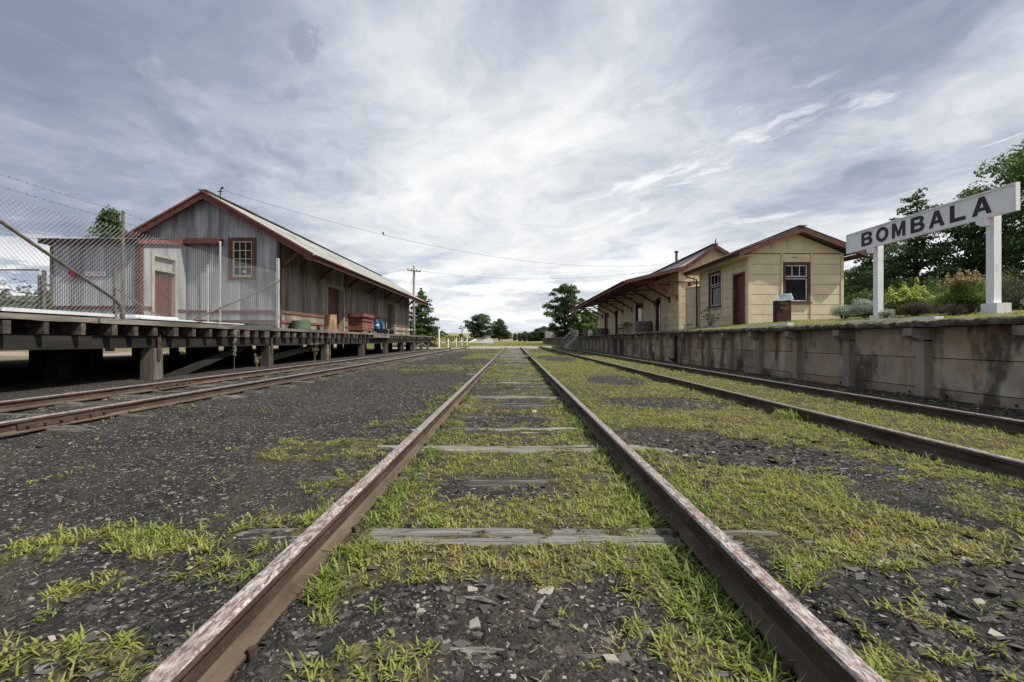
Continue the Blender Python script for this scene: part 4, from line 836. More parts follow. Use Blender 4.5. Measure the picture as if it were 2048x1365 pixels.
for y_ in (23.5, 24.7, 27.3, 29.9, 32.6, 35.3, 38.0, 40.6, 43.2, 45.8):
    mb = MB(); mb.beam((MX-.05, y_, 3.06), (7.05, y_, 3.86), .07, .09, up=(0, 0, 1)); mb.beam((MX-.05, y_, 3.86), (6.3, y_, 3.80), .05, .07); mb.box(MX-.13, MX-.037, y_-.04, y_+.04, 2.88, 3.2)
    mb.build('verandah_strut', 'oxblood', st)
    mb = MB(); mb.tube([(MX-.05, y_, 2.88), (MX-.09, y_, 2.8), (MX-.045, y_, 2.65)], [.03, .03, .015], 6); mb.build('strut_foot', 'cream_trim', st)
fn = MB(); fn.tube([(xrid, MY0-.33, zrid-.02), (xrid, MY0-.33, zrid+.10), (xrid-.01, MY0-.33, zrid+.22), (xrid+.04, MY0-.33, zrid+.28)], [.05, .035, .03, .02], 8); fn.build('finial', 'oxblood', st, smooth=True)
fl = MB(); fl.tube([(10.0, 27.9, 5.35), (10.0, 27.9, 6.15)], .075, 12); fl.tube([(10.0, 27.9, 6.19), (10.0, 27.9, 6.22)], .12, 12); fl.tube([(10.0, 27.9, 6.25), (10.0, 27.9, 6.34)], [.15, .02], 12); fl.tube([(10, 27.9, 6.1), (10, 27.9, 6.26)], .03, 6); fl.build('flue', 'galv_rusty', st)
MB().box(MX, MX1, MY0, MY1, MZ-.15, MZ-.03).build('floor', 'wood_dark', st)
MB().tube([(MX-.08, 25.3, 1.3), (MX-.08, 25.3, 2.05), (MX-.16, 25.3, 2.1)], .014, 6).build('wall_tap', 'galv_rusty', st); MB().beam((MX-.09, 25.15, 2.12), (MX-.09, 25.45, 2.12), .02, .02).build('tap_handle', 'black_steel', st)
for y_ in (29.4, 35.0): MB().box(MX-.10, MX-.037, y_-.06, y_+.06, 3.45, 3.75).build('lamp_bracket', 'black_steel', st)
# water tank between the buildings
tk = thing('water_tank', 'cream painted round water tank standing between the two station buildings', 'water tank', (9.2, 22.1, 1.3))
MB().lathe((9.2, 22.1, 1.62), [(.78, 0), (.78, .86), (.80, .87), (.80, .93), (.78, .94), (.78, 1.70), (.81, 1.71), (.81, 1.78), (.76, 1.80), (.30, 1.90), (0.02, 1.92)], 40).build('tank_body', 'cream', tk, smooth=False)
for i in range(3): MB().box(8.55+i*.5, 8.8+i*.5, 21.4, 22.8, 1.28, 1.618).build('tank_stand', 'cream_trim', tk)
# ------------------------------------------------------------------ station name board
sg = thing('station_sign', 'white station name board reading BOMBALA on two white posts', 'sign', (8.0, 9.0, 1.3))
SY0, SY1, SZ0, SZ1, SX = 10.87, 7.20, 2.91, 3.36, 7.97
spl = lambda a, d, z: (SX-d, SY0-a, z); LEN = SY0-SY1
MB().pbox(spl, .03, LEN-.03, SZ0+.03, SZ1-.03, -.04, 0).build('sign_board', 'white_paint', sg)
mb = MB()
for r in ((0, LEN, SZ0, SZ0+.0295), (0, LEN, SZ1-.0295, SZ1), (0, .0295, SZ0+.03, SZ1-.03), (LEN-.0295, LEN, SZ0+.03, SZ1-.03)): mb.pbox(spl, *r, -.05, .022)
mb.build('sign_frame', 'white_paint', sg)
for yc in (10.08, 7.66):
    MB().box(8.022, 8.145, yc-.065, yc+.065, 1.25, SZ1-.08).build('sign_post', 'white_paint', sg)
    pb = MB(); pb.add([(x, y_, z) for x in (7.93, 8.02) for y_, z in ((yc-.02, SZ0-.005), (yc+.15, SZ0-.005), (yc+.15, SZ0-.07), (yc+.06, SZ0-.13), (yc-.02, SZ0-.13))], [(0, 1, 2, 3, 4), (9, 8, 7, 6, 5)]+[(j, (j+1) % 5, 5+(j+1) % 5, 5+j) for j in range(5)]); pb.build('post_corbel', 'white_paint', sg)
    MB().box(7.96, 8.20, yc-.17, yc+.09, 1.1, 1.47 if yc < 9 else 1.40).build('post_base', 'white_paint', sg)
def arc(cx, cy, rx, ry, a0, a1, n): return [(cx+rx*math.cos(R(a0+(a1-a0)*i/n)), cy+ry*math.sin(R(a0+(a1-a0)*i/n))) for i in range(n+1)]
GL = {'A': ([(0, 0), (.23, 0), (.31, .22), (.69, .22), (.77, 0), (1, 0), (.63, 1), (.37, 1)], [[(.375, .40), (.625, .40), (.50, .76)]], .95),
      'L': ([(0, 0), (1, 0), (1, .21), (.28, .21), (.28, 1), (0, 1)], [], .80),
      'M': ([(0, 0), (.20, 0), (.20, .66), (.43, .06), (.57, .06), (.80, .66), (.80, 0), (1, 0), (1, 1), (.75, 1), (.50, .36), (.25, 1), (0, 1)], [], 1.05),
      'O': (arc(.5, .5, .5, .52, 0, 345, 23), [arc(.5, .5, .275, .30, 0, 345, 23)], .98),
      'B': ([(0, 0)]+arc(.66, .29, .34, .29, -90, 62, 9)+arc(.62, .765, .33, .235, -38, 90, 8)+[(0, 1)], [[(.25, .19)]+arc(.62, .30, .13, .11, -90, 90, 6)+[(.25, .41)], [(.25, .60)]+arc(.60, .705, .12, .105, -90, 90, 6)+[(.25, .81)]], .85)}
for ch, ya, yb in (('B', 10.41, 10.10), ('O', 9.99, 9.67), ('M', 9.57, 9.25), ('B', 9.12, 8.82), ('A', 8.72, 8.41), ('L', 8.30, 8.02), ('A', 7.90, 7.58)):
    o_, hs_, _ = GL[ch]; W_ = ya-yb; f = lambda p: (SY0-ya+p[0]*W_, 2.985+p[1]*.305)
    MB().poly([f(p) for p in o_], .0005, .012, spl, [[f(p) for p in h] for h in hs_]).build('letter', 'letter_black', sg)
# ------------------------------------------------------------------ things on the platform
def barrel(label, x, y, z, R_, H, group=None, name='half_barrel'):
    t = thing(name, label, 'barrel', (x, y, z), group); n = 24; mbd = R_*1.0
    prof = lambda q: R_*(.86+.14*math.sin(math.pi*(.25+.5*q)) if False else .90+.10*math.sin(math.pi*min(1, q*.95)))
    for j in range(n):
        a0 = 2*math.pi*(j+.04)/n; a1 = 2*math.pi*(j+.96)/n; mb = MB(); vs = []
        for q in (0, .33, .66, 1):
            for a_ in (a0, a1):
                for rr in (prof(q), prof(q)-.03): vs.append((x+rr*math.cos(a_), y+rr*math.sin(a_), z+H*q))
        fs = []
        for i in range(3): b_ = i*4; fs += [(b_, b_+2, b_+6, b_+4), (b_+3, b_+1, b_+5, b_+7), (b_+1, b_, b_+4, b_+5), (b_+2, b_+3, b_+7, b_+6)]
        fs += [(0, 1, 3, 2), (12, 14, 15, 13)]; mb.add(vs, fs); mb.build('stave', 'barrel_wood', t)
    for q in (.10, .42, .86):
        r0 = prof(q)+.002; mb = MB(); mb.lathe((x, y, z+H*q-.02), [(r0, 0), (r0+.008, .0), (r0+.008, .045), (r0, .045)], 28); mb.build('hoop', 'barrel_hoop', t)
    mb = MB(); mb.lathe((x, y, z+H*.93), [(prof(.9)-.035, 0), (prof(.9)-.035, .01)], 24); mb.build('head', 'wood_dark', t)
    return t
b1 = barrel('large grey half barrel with a curved pump spout by the station windows', 7.72, 26.9, 1.25, .52, .70)
MB().tube([(7.70, 26.9, 1.9), (7.70, 26.9, 2.35), (7.66, 26.95, 2.6), (7.58, 27.0, 2.72), (7.5, 27.0, 2.66)], .03, 8).build('spout', 'cream_trim', b1, smooth=True)
barrel('plain half barrel standing before the far dark red station door', 8.0, 41.0, 1.28, .48, .60, 'half barrels planted along the platform'); 
pb = barrel('half barrel planted with leafy greenery on the far platform', 7.9, 48.5, 1.28, .50, .62, 'half barrels planted along the platform')
barrel('small dark half barrel beside the platform handrail, farthest of the barrels', 7.3, 54.5, 1.27, .5, .75, 'half barrels planted along the platform')
# bench
bn = thing('garden_bench', 'dark slatted bench with curly iron ends against the station wall', 'bench', (8.0, 33.2, 1.29)); z0 = 1.29
for i in range(4): MB().box(7.72+i*.115, 7.72+i*.115+.09, 32.5, 34.0, z0+.42, z0+.445).build('seat_slat', 'wood_dark', bn)
for i in range(3): MB().box(8.18+i*.03, 8.205+i*.03, 32.5, 34.0, z0+.52+i*.12, z0+.61+i*.12).build('back_slat', 'wood_dark', bn)
for y_ in (32.55, 33.25, 33.95):
    mb = MB(); mb.tube([(7.70, y_, z0), (7.74, y_, z0+.2), (7.70, y_, z0+.41), (7.95, y_, z0+.40), (8.17, y_, z0+.42), (8.20, y_, z0+.6), (8.28, y_, z0+.86)], .022, 6); mb.tube([(8.28, y_, z0), (8.20, y_, z0+.2), (8.17, y_, z0+.42)], .022, 6)
    if y_ != 33.25: mb.tube([(7.70, y_, z0+.41), (7.66, y_, z0+.55), (7.75, y_, z0+.64), (8.0, y_, z0+.64), (8.20, y_, z0+.66)], .02, 6); mb.tube([(7.74, y_, z0+.2), (7.95, y_, z0+.27), (8.20, y_, z0+.2)], .016, 6)
    mb.build('iron_end', 'black_steel', bn)
# white folding board seen beyond the barrels
wb = thing('a_frame_board', 'small white folding board standing between two barrels on the platform', 'board', (7.6, 45, 1.28))
for s_ in (-1, 1): MB().beam((7.6+s_*.16, 45, 1.28), (7.6+s_*.02, 45, 1.85), .40, .02, up=(1, 0, 0)).build('board_leaf', 'white_paint', wb)
# interpretive stand
IX, IY, IZ = 8.33, 14.0, float(plat_z(8.33, 14.0))-.03
ist = thing('information_stand', 'rust-brown information stand with cut-out leaf emblem and slanted printed panel', 'information stand', (IX, IY, IZ))
ipl = lambda a, d, z: (a, IY-d, z); cz = IZ+.50; hol = []
c0 = (IX+.0, cz)
for k in range(7):      # cut-outs: wedge-like grains fanned in the upper half of a disc
    a0 = R(28+k*18); a1 = a0+R(11)
    hol.append([(c0[0]+r0*math.cos(a_), c0[1]+r0*math.sin(a_)) for r0, a_ in ((.105, a0), (.155, a0), (.155, a1), (.105, a1))])
    if k in (1, 2, 3, 4, 5): hol.append([(c0[0]+r0*math.cos(a_), c0[1]+r0*math.sin(a_)) for r0, a_ in ((.060, a0), (.093, a0), (.093, a1), (.060, a1))])
for k in range(6):      # leaf blades sweeping across the lower half
    x_ = c0[0]-.13+k*.045; z_ = c0[1]-.045-abs(k-2.5)*-.006
    hol.append([(x_, z_), (x_+.045, z_+.055), (x_+.062, z_+.058), (x_+.020, z_-.010)]); hol.append([(x_+.018, z_-.022), (x_+.055, z_-.075+abs(k-2)*.008), (x_+.070, z_-.055+abs(k-2)*.008), (x_+.034, z_-.014)])
MB().poly([(IX-.215, IZ), (IX+.215, IZ), (IX+.215, IZ+.70), (IX-.215, IZ+.66)], 0, .006, ipl, hol).build('stand_front', 'corten', ist)
MB().pbox(ipl, IX-.205, IX+.205, IZ+.02, IZ+.64, -.014, -.008).build('emblem_backing', 'cream_trim', ist)
for s_ in (-1, 1): MB().box(IX+s_*.215-.004, IX+s_*.215+.004, IY+.001, IY+.22, IZ, IZ+.68).build('stand_side', 'corten', ist)
mb = MB(); mb.add([(IX-.24, IY-.10, IZ+.66), (IX+.22, IY-.10, IZ+.70), (IX+.42, IY+.34, IZ+.92), (IX-.02, IY+.34, IZ+.88), (IX-.24, IY-.10, IZ+.68), (IX+.22, IY-.10, IZ+.72), (IX+.42, IY+.34, IZ+.94), (IX-.02, IY+.34, IZ+.90)],
    [(0, 1, 2, 3), (7, 6, 5, 4), (0, 4, 5, 1), (1, 5, 6, 2), (2, 6, 7, 3), (3, 7, 4, 0)]); mb.build('reading_panel', 'panel_print', ist)
for p0, p1 in (((-.24, -.10, .665), (-.02, .34, .885)), ((.22, -.10, .705), (.42, .34, .925)), ((-.24, -.10, .665), (.22, -.10, .705)), ((-.02, .34, .885), (.42, .34, .925))): MB().beam(Vector((IX, IY, IZ))+Vector(p0), Vector((IX, IY, IZ))+Vector(p1), .022, .03).build('panel_edge', 'galv', ist)
# portable steps up to the platform edge
sp = thing('access_steps', 'galvanised steel steps with slanted handrails leading from track to platform', 'steps', (5.2, 42, 0))
for i in range(5): q = (i+1)/6; MB().box(4.62+1.2*q-.12, 4.62+1.2*q+.12, 41.55, 42.45, 1.10*q-.02, 1.10*q).build('tread', 'galv', sp)
for y_ in (41.5, 42.5):
    MB().beam((4.55, y_, 0), (5.82, y_, 1.12), .04, .16).build('stringer', 'galv', sp)
    mb = MB(); mb.tube([(4.65, y_, 0), (4.65, y_, .96), (5.82, y_, 2.02), (5.95, y_, 1.15)], .028, 8); mb.tube([(4.65, y_, .52), (5.88, y_, 1.6)], .02, 6); mb.build('handrail', 'galv', sp, smooth=True)
# magpie
mg = thing('magpie', 'black and white magpie standing on the grass by the platform wall', 'bird', (5.75, 16.5, 0)); bx0 = Vector((5.75, 16.5, float(gz(5.75, 16.5))))
mb = MB(); mb.tube([bx0+Vector(p) for p in ((-.13, 0, .175), (-.10, 0, .168), (-.07, 0, .155), (0, 0, .125), (.07, 0, .105), (.12, 0, .085), (.22, .01, .045))], [.012, .030, .036, .052, .045, .022, .012], 10); mb.build('body', 'bird_black', mg, smooth=True)
mb = MB(); mb.tube([bx0+Vector(p) for p in ((-.085, 0, .172), (-.05, 0, .166), (0, 0, .158), (.05, 0, .137))], [.014, .027, .028, .008], 8); mb.build('white_nape', 'bird_white', mg, smooth=True)
MB().tube([bx0+Vector(p) for p in ((-.155, 0, .178), (-.19, 0, .170))], [.012, .002], 6).build('beak', 'galv', mg)
for s_ in (-1, 1): MB().tube([bx0+Vector(p) for p in ((.01, s_*.02, .10), (.015, s_*.02, .05), (.0, s_*.02, .0), (-.03, s_*.02, .0))], .006, 5).build('leg', 'bird_black', mg)
# ================================================================== LEFT: loading deck
def deck_z(x, y): return np.interp(y, [0, 12, 42], [1.285, 1.245, 1.19]) + .055*(np.clip(-np.asarray(x)-7.6, 0, 1.4))
dk = thing('loading_deck', 'dark weathered timber loading deck on posts in front of the goods shed', 'loading deck', (-9, 22, 0))
DX = -7.52
def dz0(y): return float(np.interp(y, [0, 12, 42], [1.285, 1.245, 1.19]))
y = -1.2; lens = [3.6, 3.9, 2.5, 3.71, 3.4, 3.2, 3.9, 2.8, 3.6, 3.3, 3.9, 3.4, 2.9, 3.1]
i = 0
while y < 41.5:
    L = min(lens[i % len(lens)], 42-y); i += 1
    if y < 8.0 < y+L or abs(y+L-8.25) < .8: L = 8.26-y if 8.26-y > 1 else L
    o_ = rnd.uniform(-.02, .02); n_ = 24 if y < 16 else 10; ys_ = np.linspace(y+.01, y+L-.01, n_); mb = MB()
    for k, yy_ in enumerate(ys_):
        e = dz0(yy_); w_ = [(fbm(yy_*3+j*7, i*3., 80, 3)-.5)*.035 for j in range(4)]
        mb.v += [(DX-.14, yy_, e-.095+w_[0]*.4), (DX+o_+w_[1]*.6, yy_, e-.095+w_[1]), (DX+o_+w_[2]*.8, yy_, e+w_[2]*.6), (DX-.14, yy_, e+.005)]
    for k in range(n_-1): mb.f += [(k*4+j, k*4+(j+1) % 4, k*4+4+(j+1) % 4, k*4+4+j) for j in range(4)]
    mb.f += [(0, 1, 2, 3), tuple(len(mb.v)-4+j for j in range(4))]; mb.m = [0]*len(mb.f); mb.build('edge_timber', 'wood_edge', dk); y += L
MB().box(DX-.10, DX+.035, 24.5, 27.6, dz0(26)-.24, dz0(26)-.10).build('loose_timber', 'wood_edge', dk)
for k in range(41):      # deck planks run along the deck
    x0 = -7.675-k*.31
    if x0 < -20: break
    mb = MB(); x1 = x0-.306
    pts = [(y_, float(deck_z(x0-.15, y_))) for y_ in (-1.2, 12, 42)]
    for y_, z in pts: mb.v += [(x0, y_, z-.05), (x0, y_, z), (x1, y_, z), (x1, y_, z-.05)]
    for q in range(2): mb.f += [(q*4+j, q*4+(j+1) % 4, q*4+4+(j+1) % 4, q*4+4+j) for j in range(4)]
    mb.f += [(0, 1, 2, 3), (8, 9, 10, 11)]; mb.m = [0]*len(mb.f); mb.build('deck_plank', 'wood_dark', dk)
js = None; y = .6; k = 0
while y < 41.8:
    w_ = rnd.choice([.09, .11, .13, .20]) if k > 2 else .12; e = dz0(y)-.11
    if k % 5 == 0 or js is None:
        mb = MB(); mb.box(-20, DX-.02, -w_/2, w_/2, -.20, 0); js = mb.build('joist', 'wood_dark_x', dk, origin=(-11.5, 0, 0)); js.location = Vector((-11.5, y, e))-wpos(dk)
    else: inst(js, dk, (-11.5+rnd.uniform(-.05, .04), y, e), scale=(1, rnd.uniform(.8, 1.5), 1))
    y += rnd.uniform(.46, .66); k += 1
PYS = [.9, 5.35, 9.85, 14.45, 18.95, 23.4, 27.7, 31.9, 35.4, 38.6, 41.5]
for a_, b_ in zip([-1.2]+PYS[1:], PYS[1:]+[]):
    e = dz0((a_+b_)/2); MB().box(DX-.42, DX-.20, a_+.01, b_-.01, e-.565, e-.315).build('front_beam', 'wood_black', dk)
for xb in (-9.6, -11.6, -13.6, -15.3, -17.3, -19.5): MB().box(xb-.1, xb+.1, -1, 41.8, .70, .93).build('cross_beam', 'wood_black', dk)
for k, y in enumerate(PYS):
    e = dz0(y)-.57
    s_ = rnd.uniform(.13, .15) if k < 5 else .12
    mb = MB(); vs = []; n_ = 8
    for zi, z in enumerate((-.1, .25, e)):
        for (sx, sy) in ((-1, -1), (1, -1), (1, 1), (-1, 1)): vs.append((DX-.30+sx*s_+rnd.uniform(-.01, .01), y+sy*s_+rnd.uniform(-.01, .01), z))
    for q in range(2): mb.f += [(q*4+j, q*4+(j+1) % 4, q*4+4+(j+1) % 4, q*4+4+j) for j in range(4)]
    mb.v = vs; mb.f += [(0, 1, 2, 3), (8, 9, 10, 11)]; mb.m = [0]*len(mb.f); mb.build('deck_post', 'wood_post', dk)
    if k in (2, 3, 4, 5, 6):
        so = MB(); so.box(DX-.155, DX-.135, y-.045, y+.045, .42, e+.24) if k in (2, 3) else so.box(DX-.155, DX-.125, y+.02, y+.10, .05, e+.2)
        sp_ = so.build('post_strap', 'rust', dk)
        if k in (2, 3):
            for z in (.50, .62, .80, .95): MB().tube([(DX-.136, y, z), (DX-.115, y, z)], .014, 6).build('bolt', 'rust', sp_)
for k, y in enumerate(PYS):
    for xb in (-9.6, -11.6, -13.6, -15.3, -17.3, -19.5):
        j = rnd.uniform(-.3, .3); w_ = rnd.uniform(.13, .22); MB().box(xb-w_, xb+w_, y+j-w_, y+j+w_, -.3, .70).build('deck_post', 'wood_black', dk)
MB().beam((DX-.50, 9.9, -.18), (DX-.50, 14.2, .82), .06, .17).build('brace', 'wood_black', dk)
MB().beam((DX-.62, 19.2, .62), (DX-.62, 15.2, .25), .06, .2).build('brace', 'wood_dark', dk)
for a_, b_ in ((35.6, 38.4), (41.3, 38.8)): MB().beam((DX-.25, a_, .08), (DX-.25, b_, .62), .07, .14).build('brace', 'wood_post', dk)
# ================================================================== goods shed
sh = thing('goods_shed', 'old corrugated iron goods shed with dark red barge boards and overhanging eave', 'shed', (-11.3, 27, 1.2))
GY0, GY1, GX0, GX1, RZ = 17.0, 38.2, -13.85, -8.75, 6.28
SL = (RZ-3.98)/4.0; GZB = 1.22
gf_ = lambda a, d, z: (a, GY0-d, z); gs_ = lambda a, d, z: (GX1+d, a, z); gl_ = lambda a, d, z: (GX0-d, a, z); gb_ = lambda a, d, z: (a, GY1+d, z)
roofz = lambda x: RZ-.05-abs(x+11.3)*SL
def corr(parent, pl, a0, a1, z0, z1, m_, d=.01, name='wall_sheet', amp=.009, pitch=.076):
    """corrugated sheet with vertical ribs; z0,z1 numbers or functions of a"""
    n_ = max(4, int(round((a1-a0)/pitch*4))); vs, fs = [], []; jd = rnd.uniform(0, .006)
    f0 = z0 if callable(z0) else (lambda a: z0); f1 = z1 if callable(z1) else (lambda a: z1)
    for j in range(n_+1):
        a = a0+(a1-a0)*j/n_; h_ = d+amp+amp*math.sin(2*math.pi*(a/pitch))+jd; vs += [pl(a, h_, f0(a)), pl(a, h_, f1(a))]
    for j in range(n_): fs.append((2*j, 2*j+1, 2*j+3, 2*j+2))
    mb = MB(); mb.add(vs, fs); return mb.build(name, m_, parent)
def sheets(parent, pl, a0, a1, z0, ztop, holes, m_, d=.01, w_=.762, split_z=None):
    n_ = max(1, round((a1-a0)/w_)); w2 = (a1-a0)/n_
    for i in range(n_):
        p, q = a0+i*w2, a0+(i+1)*w2; zt = ztop if callable(ztop) else (lambda a: ztop); hh = [h for h in holes if h[0] < q and h[1] > p]; dd = d+(i % 2)*.004
        if not hh:
            if split_z and max(zt(p), zt(q)) > split_z+.3 and min(zt(p), zt(q)) > split_z: corr(parent, pl, p, q, z0, split_z, m_, dd); corr(parent, pl, p, q, split_z-.04, zt, m_, dd+.012)
            else: corr(parent, pl, p, q, z0, zt, m_, dd)
        else:
            cuts = sorted({p, q, *[max(p, h[0]) for h in hh], *[min(q, h[1]) for h in hh]})
            for u_, v_ in zip(cuts, cuts[1:]):
                if v_-u_ < .02: continue
                hq = [h for h in hh if h[0] < v_-.001 and h[1] > u_+.001]
                if not hq: corr(parent, pl, u_, v_, z0, zt, m_, dd)
                else:
                    h = hq[0]
                    if h[2] > z0+.02: corr(parent, pl, u_, v_, z0, h[2], m_, dd)
                    if h[3] < zt((u_+v_)/2)-.02: corr(parent, pl, u_, v_, h[3], zt, m_, dd)
gh = [(-10.59, -9.62, 3.12, 4.64)]
sheets(sh, gf_, GX0, GX1, GZB, roofz, gh, 'zinc', split_z=3.42)
dh = [(21.3, 23.4, 1.25, 3.42), (31.2, 33.4, 1.25, 3.44)]
wz = roofz(GX1)
sheets(sh, gs_, GY0+.03, GY1-.02, GZB, wz, dh, 'zinc_brown'); sheets(sh, gl_, GY0, GY1, GZB, wz, [], 'zinc'); sheets(sh, gb_, GX0, GX1, GZB, roofz, [], 'zinc')
# framing behind sheets
mb = MB()
for r in split((GX0, GX1, GZB, wz), gh): mb.pbox(gf_, *r, -.08, 0)
mb.poly([(GX0, wz), (GX1, wz), (-11.3, RZ-.1)], -.08, 0, gf_); mb.build('wall_frame', 'wood_dark', sh)
mb = MB()
for r in split((GY0+.09, GY1-.09, GZB, wz), dh): mb.pbox(gs_, *r, -.08, 0)
mb.build('wall_frame', 'wood_dark', sh)
MB().box(GX0, GX1, GY0+.1, GY1-.1, 1.2, 1.23).build('floor', 'wood_dark', sh)
MB().pbox(gf_, GX1-.06, GX1+.045, GZB, wz-.15, .034, .06).build('corner_post', 'oxblood', sh); MB().pbox(gs_, GY0-.06, GY0+.09, GZB, wz, .034, .06).build('corner_post', 'oxblood', sh)
for z_ in (1.50, 1.86):
    MB().pbox(gf_, -12.1, GX1-.07, z_, z_+.10, .034, .055).build('wall_rail', 'oxblood', sh)
    for a_, b_ in ((GY0+.1, 21.2), (23.5, 31.1), (33.5, GY1)): MB().pbox(gs_, a_, b_, z_, z_+.09, .034, .06).build('wall_rail', 'oxblood_faded', sh)
# gable window: frame > sash bars, 3 x 4 panes, sill
a0, a1, z0, z1 = gh[0]; mb = MB()
for r in ((a0-.03, a0+.12, z0-.02, z1+.03), (a1-.12, a1+.03, z0-.02, z1+.03), (a0+.12, a1-.12, z1-.10, z1+.03), (a0+.12, a1-.12, z0-.02, z0+.08)): mb.pbox(gf_, *r, -.06, .055)
wn = mb.build('window', 'oxblood', sh); p0, p1, q0, q1 = a0+.122, a1-.122, z0+.082, z1-.102; mb = MB()
for r in ((p0, p0+.04, q0, q1), (p1-.04, p1, q0, q1), (p0+.04, p1-.04, q0, q0+.07), (p0+.04, p1-.04, q1-.04, q1)): mb.pbox(gf_, *r, -.03, .02)
iw, ih = p1-p0-.08, q1-q0-.11
for i in (1, 2): mb.pbox(gf_, p0+.04+iw*i/3-.011, p0+.04+iw*i/3+.011, q0+.07, q1-.04, -.02, .01)
for j in (1, 2, 3): mb.pbox(gf_, p0+.041, p1-.041, q0+.07+ih*j/4-.011, q0+.07+ih*j/4+.011, -.018, .012)
mb.build('sash', 'cream_trim', wn)
for i in range(3):
    for j in range(4): MB().pbox(gf_, p0+.053+iw*i/3, p0+.027+iw*(i+1)/3, q0+.083+ih*j/4, q0+.057+ih*(j+1)/4, -.024, -.016).build('pane', 'glass', wn)
MB().pbox(gf_, p0+.36, p0+.47, q0+.16, q0+.26, -.0155, -.013).build('sticker', 'white_sheet', wn)
# goods doors of diagonal boards in cream frames, set back from the sheeting
for (a0, a1, z0, z1) in dh:
    mb = MB()
    for r in ((a0-.06, a0+.03, z0, z1+.06), (a1-.03, a1+.06, z0, z1+.06), (a0+.03, a1-.03, z1-.03, z1+.06)): mb.pbox(gs_, *r, -.28, .07)
    mb.build('door_frame', 'cream_weathered', sh)
    dr = MB().pbox(gs_, a0+.035, a1-.035, z0, z1-.035, -.27, -.235).build('door', 'oxblood', sh); mid_ = (a0+a1)/2
    for hh_ in range(2):
        lo, hi = (a0+.045, mid_-.01) if hh_ == 0 else (mid_+.01, a1-.045); W_ = hi-lo; st_ = .20
        zz_ = z0+.02-W_
        while zz_ < z1-.05:
            p = [(lo, zz_), (hi, zz_+W_), (hi, zz_+W_+st_-.012), (lo, zz_+st_-.012)] if hh_ == 0 else [(lo, zz_+W_), (hi, zz_), (hi, zz_+st_-.012), (lo, zz_+W_+st_-.012)]
            # clip to the leaf
            def clip(poly_, zc_, keep_above):
                out_ = []
                for i in range(len(poly_)):
                    (x1_, y1_), (x2_, y2_) = poly_[i], poly_[(i+1) % len(poly_)]; i1 = (y1_ >= zc_) == keep_above; i2 = (y2_ >= zc_) == keep_above
                    if i1: out_.append((x1_, y1_))
                    if i1 != i2 and y1_ != y2_: t_ = (zc_-y1_)/(y2_-y1_); out_.append((x1_+(x2_-x1_)*t_, zc_))
                return out_
            p = clip(p, z0+.02, True); p = clip(p, z1-.05, False) if len(p) > 2 else p
            if len(p) > 2 and max(q[1] for q in p)-min(q[1] for q in p) > .03: MB().poly(p, -.2345, -.222, gs_).build('door_plank', 'oxblood', dr)
            zz_ += st_
# roof
for s_ in (1, -1): roof_slope(sh, -11.3, RZ, -11.3+s_*4.05, 3.95, 16.55, 38.75, 'zinc_roof')
MB().beam((-11.3, 16.52, RZ+.04), (-11.3, 38.78, RZ+.04), .34, .02).build('ridge_cap', 'zinc_roof', sh)
for yb in (16.58, 38.72):
    for s_ in (1, -1):
        xe, ze_ = -11.3+s_*4.0, 3.98; mb = MB(); h_ = .24
        mb.add([(-11.3, yb-.025, RZ), (-11.3, yb-.025, RZ-h_-.03), (xe, yb-.025, ze_-h_), (xe, yb-.025, ze_-.01), (-11.3, yb+.025, RZ), (-11.3, yb+.025, RZ-h_-.03), (xe, yb+.025, ze_-h_), (xe, yb+.025, ze_-.01)],
            [(0, 1, 2, 3), (7, 6, 5, 4), (0, 3, 7, 4), (1, 5, 6, 2), (3, 2, 6, 7), (0, 4, 5, 1)]); mb.build('barge_board', 'oxblood' if s_ > 0 else 'oxblood', sh)
        mb = MB(); mb.beam((-11.3, yb-.045, RZ-.01), (xe+s_*.03, yb-.045, ze_+.0), .03, .06); mb.build('barge_cap', 'oxblood_faded', sh)
mb = MB(); mb.box(-7.33, -7.29, 16.61, 38.69, 3.76, 3.95); mb.build('fascia', 'oxblood', sh)
pr = [(-7.288+.06+.062*math.cos(t), 3.955+.062*math.sin(t)) for t in [math.pi+j*math.pi/8 for j in range(9)]]; mb = MB(); k = len(pr)
for y_ in (16.5, 38.85): mb.v += [(x, y_, z) for x, z in pr]
mb.f = [(j, j+1, k+j+1, k+j) for j in range(k-1)]; mb.m = [0]*(k-1); mb.build('gutter', 'oxblood_faded', sh)
MB().tube([(-7.25, 38.7, 3.9), (-7.35, 38.6, 3.74), (-8.6, 38.35, 3.55), (-8.66, 38.3, 1.3)], .035, 8).build('downpipe', 'rust', sh, smooth=True)
# rafters and soffit boards under the eave
for i in range(24):
    y_ = 17.1+i*.92; MB().beam((GX1-.05, y_, wz-.08), (-7.34, y_, 3.98-.09), .05, .10).build('rafter', 'oxblood', sh)
for y_ in (17.12, 20.5, 23.95, 27.3, 30.65, 34.0, 37.3):
    mb = MB(); mb.beam((GX1+.07, y_, 3.62), (-7.95, y_, 4.22), .09, .11); mb.build('eave_bracket', 'oxblood', sh)
br = MB(); br.tube([(-10.95, 17.0, 6.05), (-10.95, 17.0, 6.42), (-10.88, 16.95, 6.50)], .02, 6); br.tube([(-11.05, 17.0, 6.40), (-10.85, 17.0, 6.40)], .016, 6); br.tube([(-10.88, 16.95, 6.50), (-10.80, 16.95, 6.53)], .035, 8); br.build('wire_bracket', 'black_steel', sh)
nt_ = MB(); nt_.beam((-8.1, 17.6, 4.05), (-7.9, 17.8, 3.98), .05, .03); nt_.build('loose_batten', 'white_paint', sh)
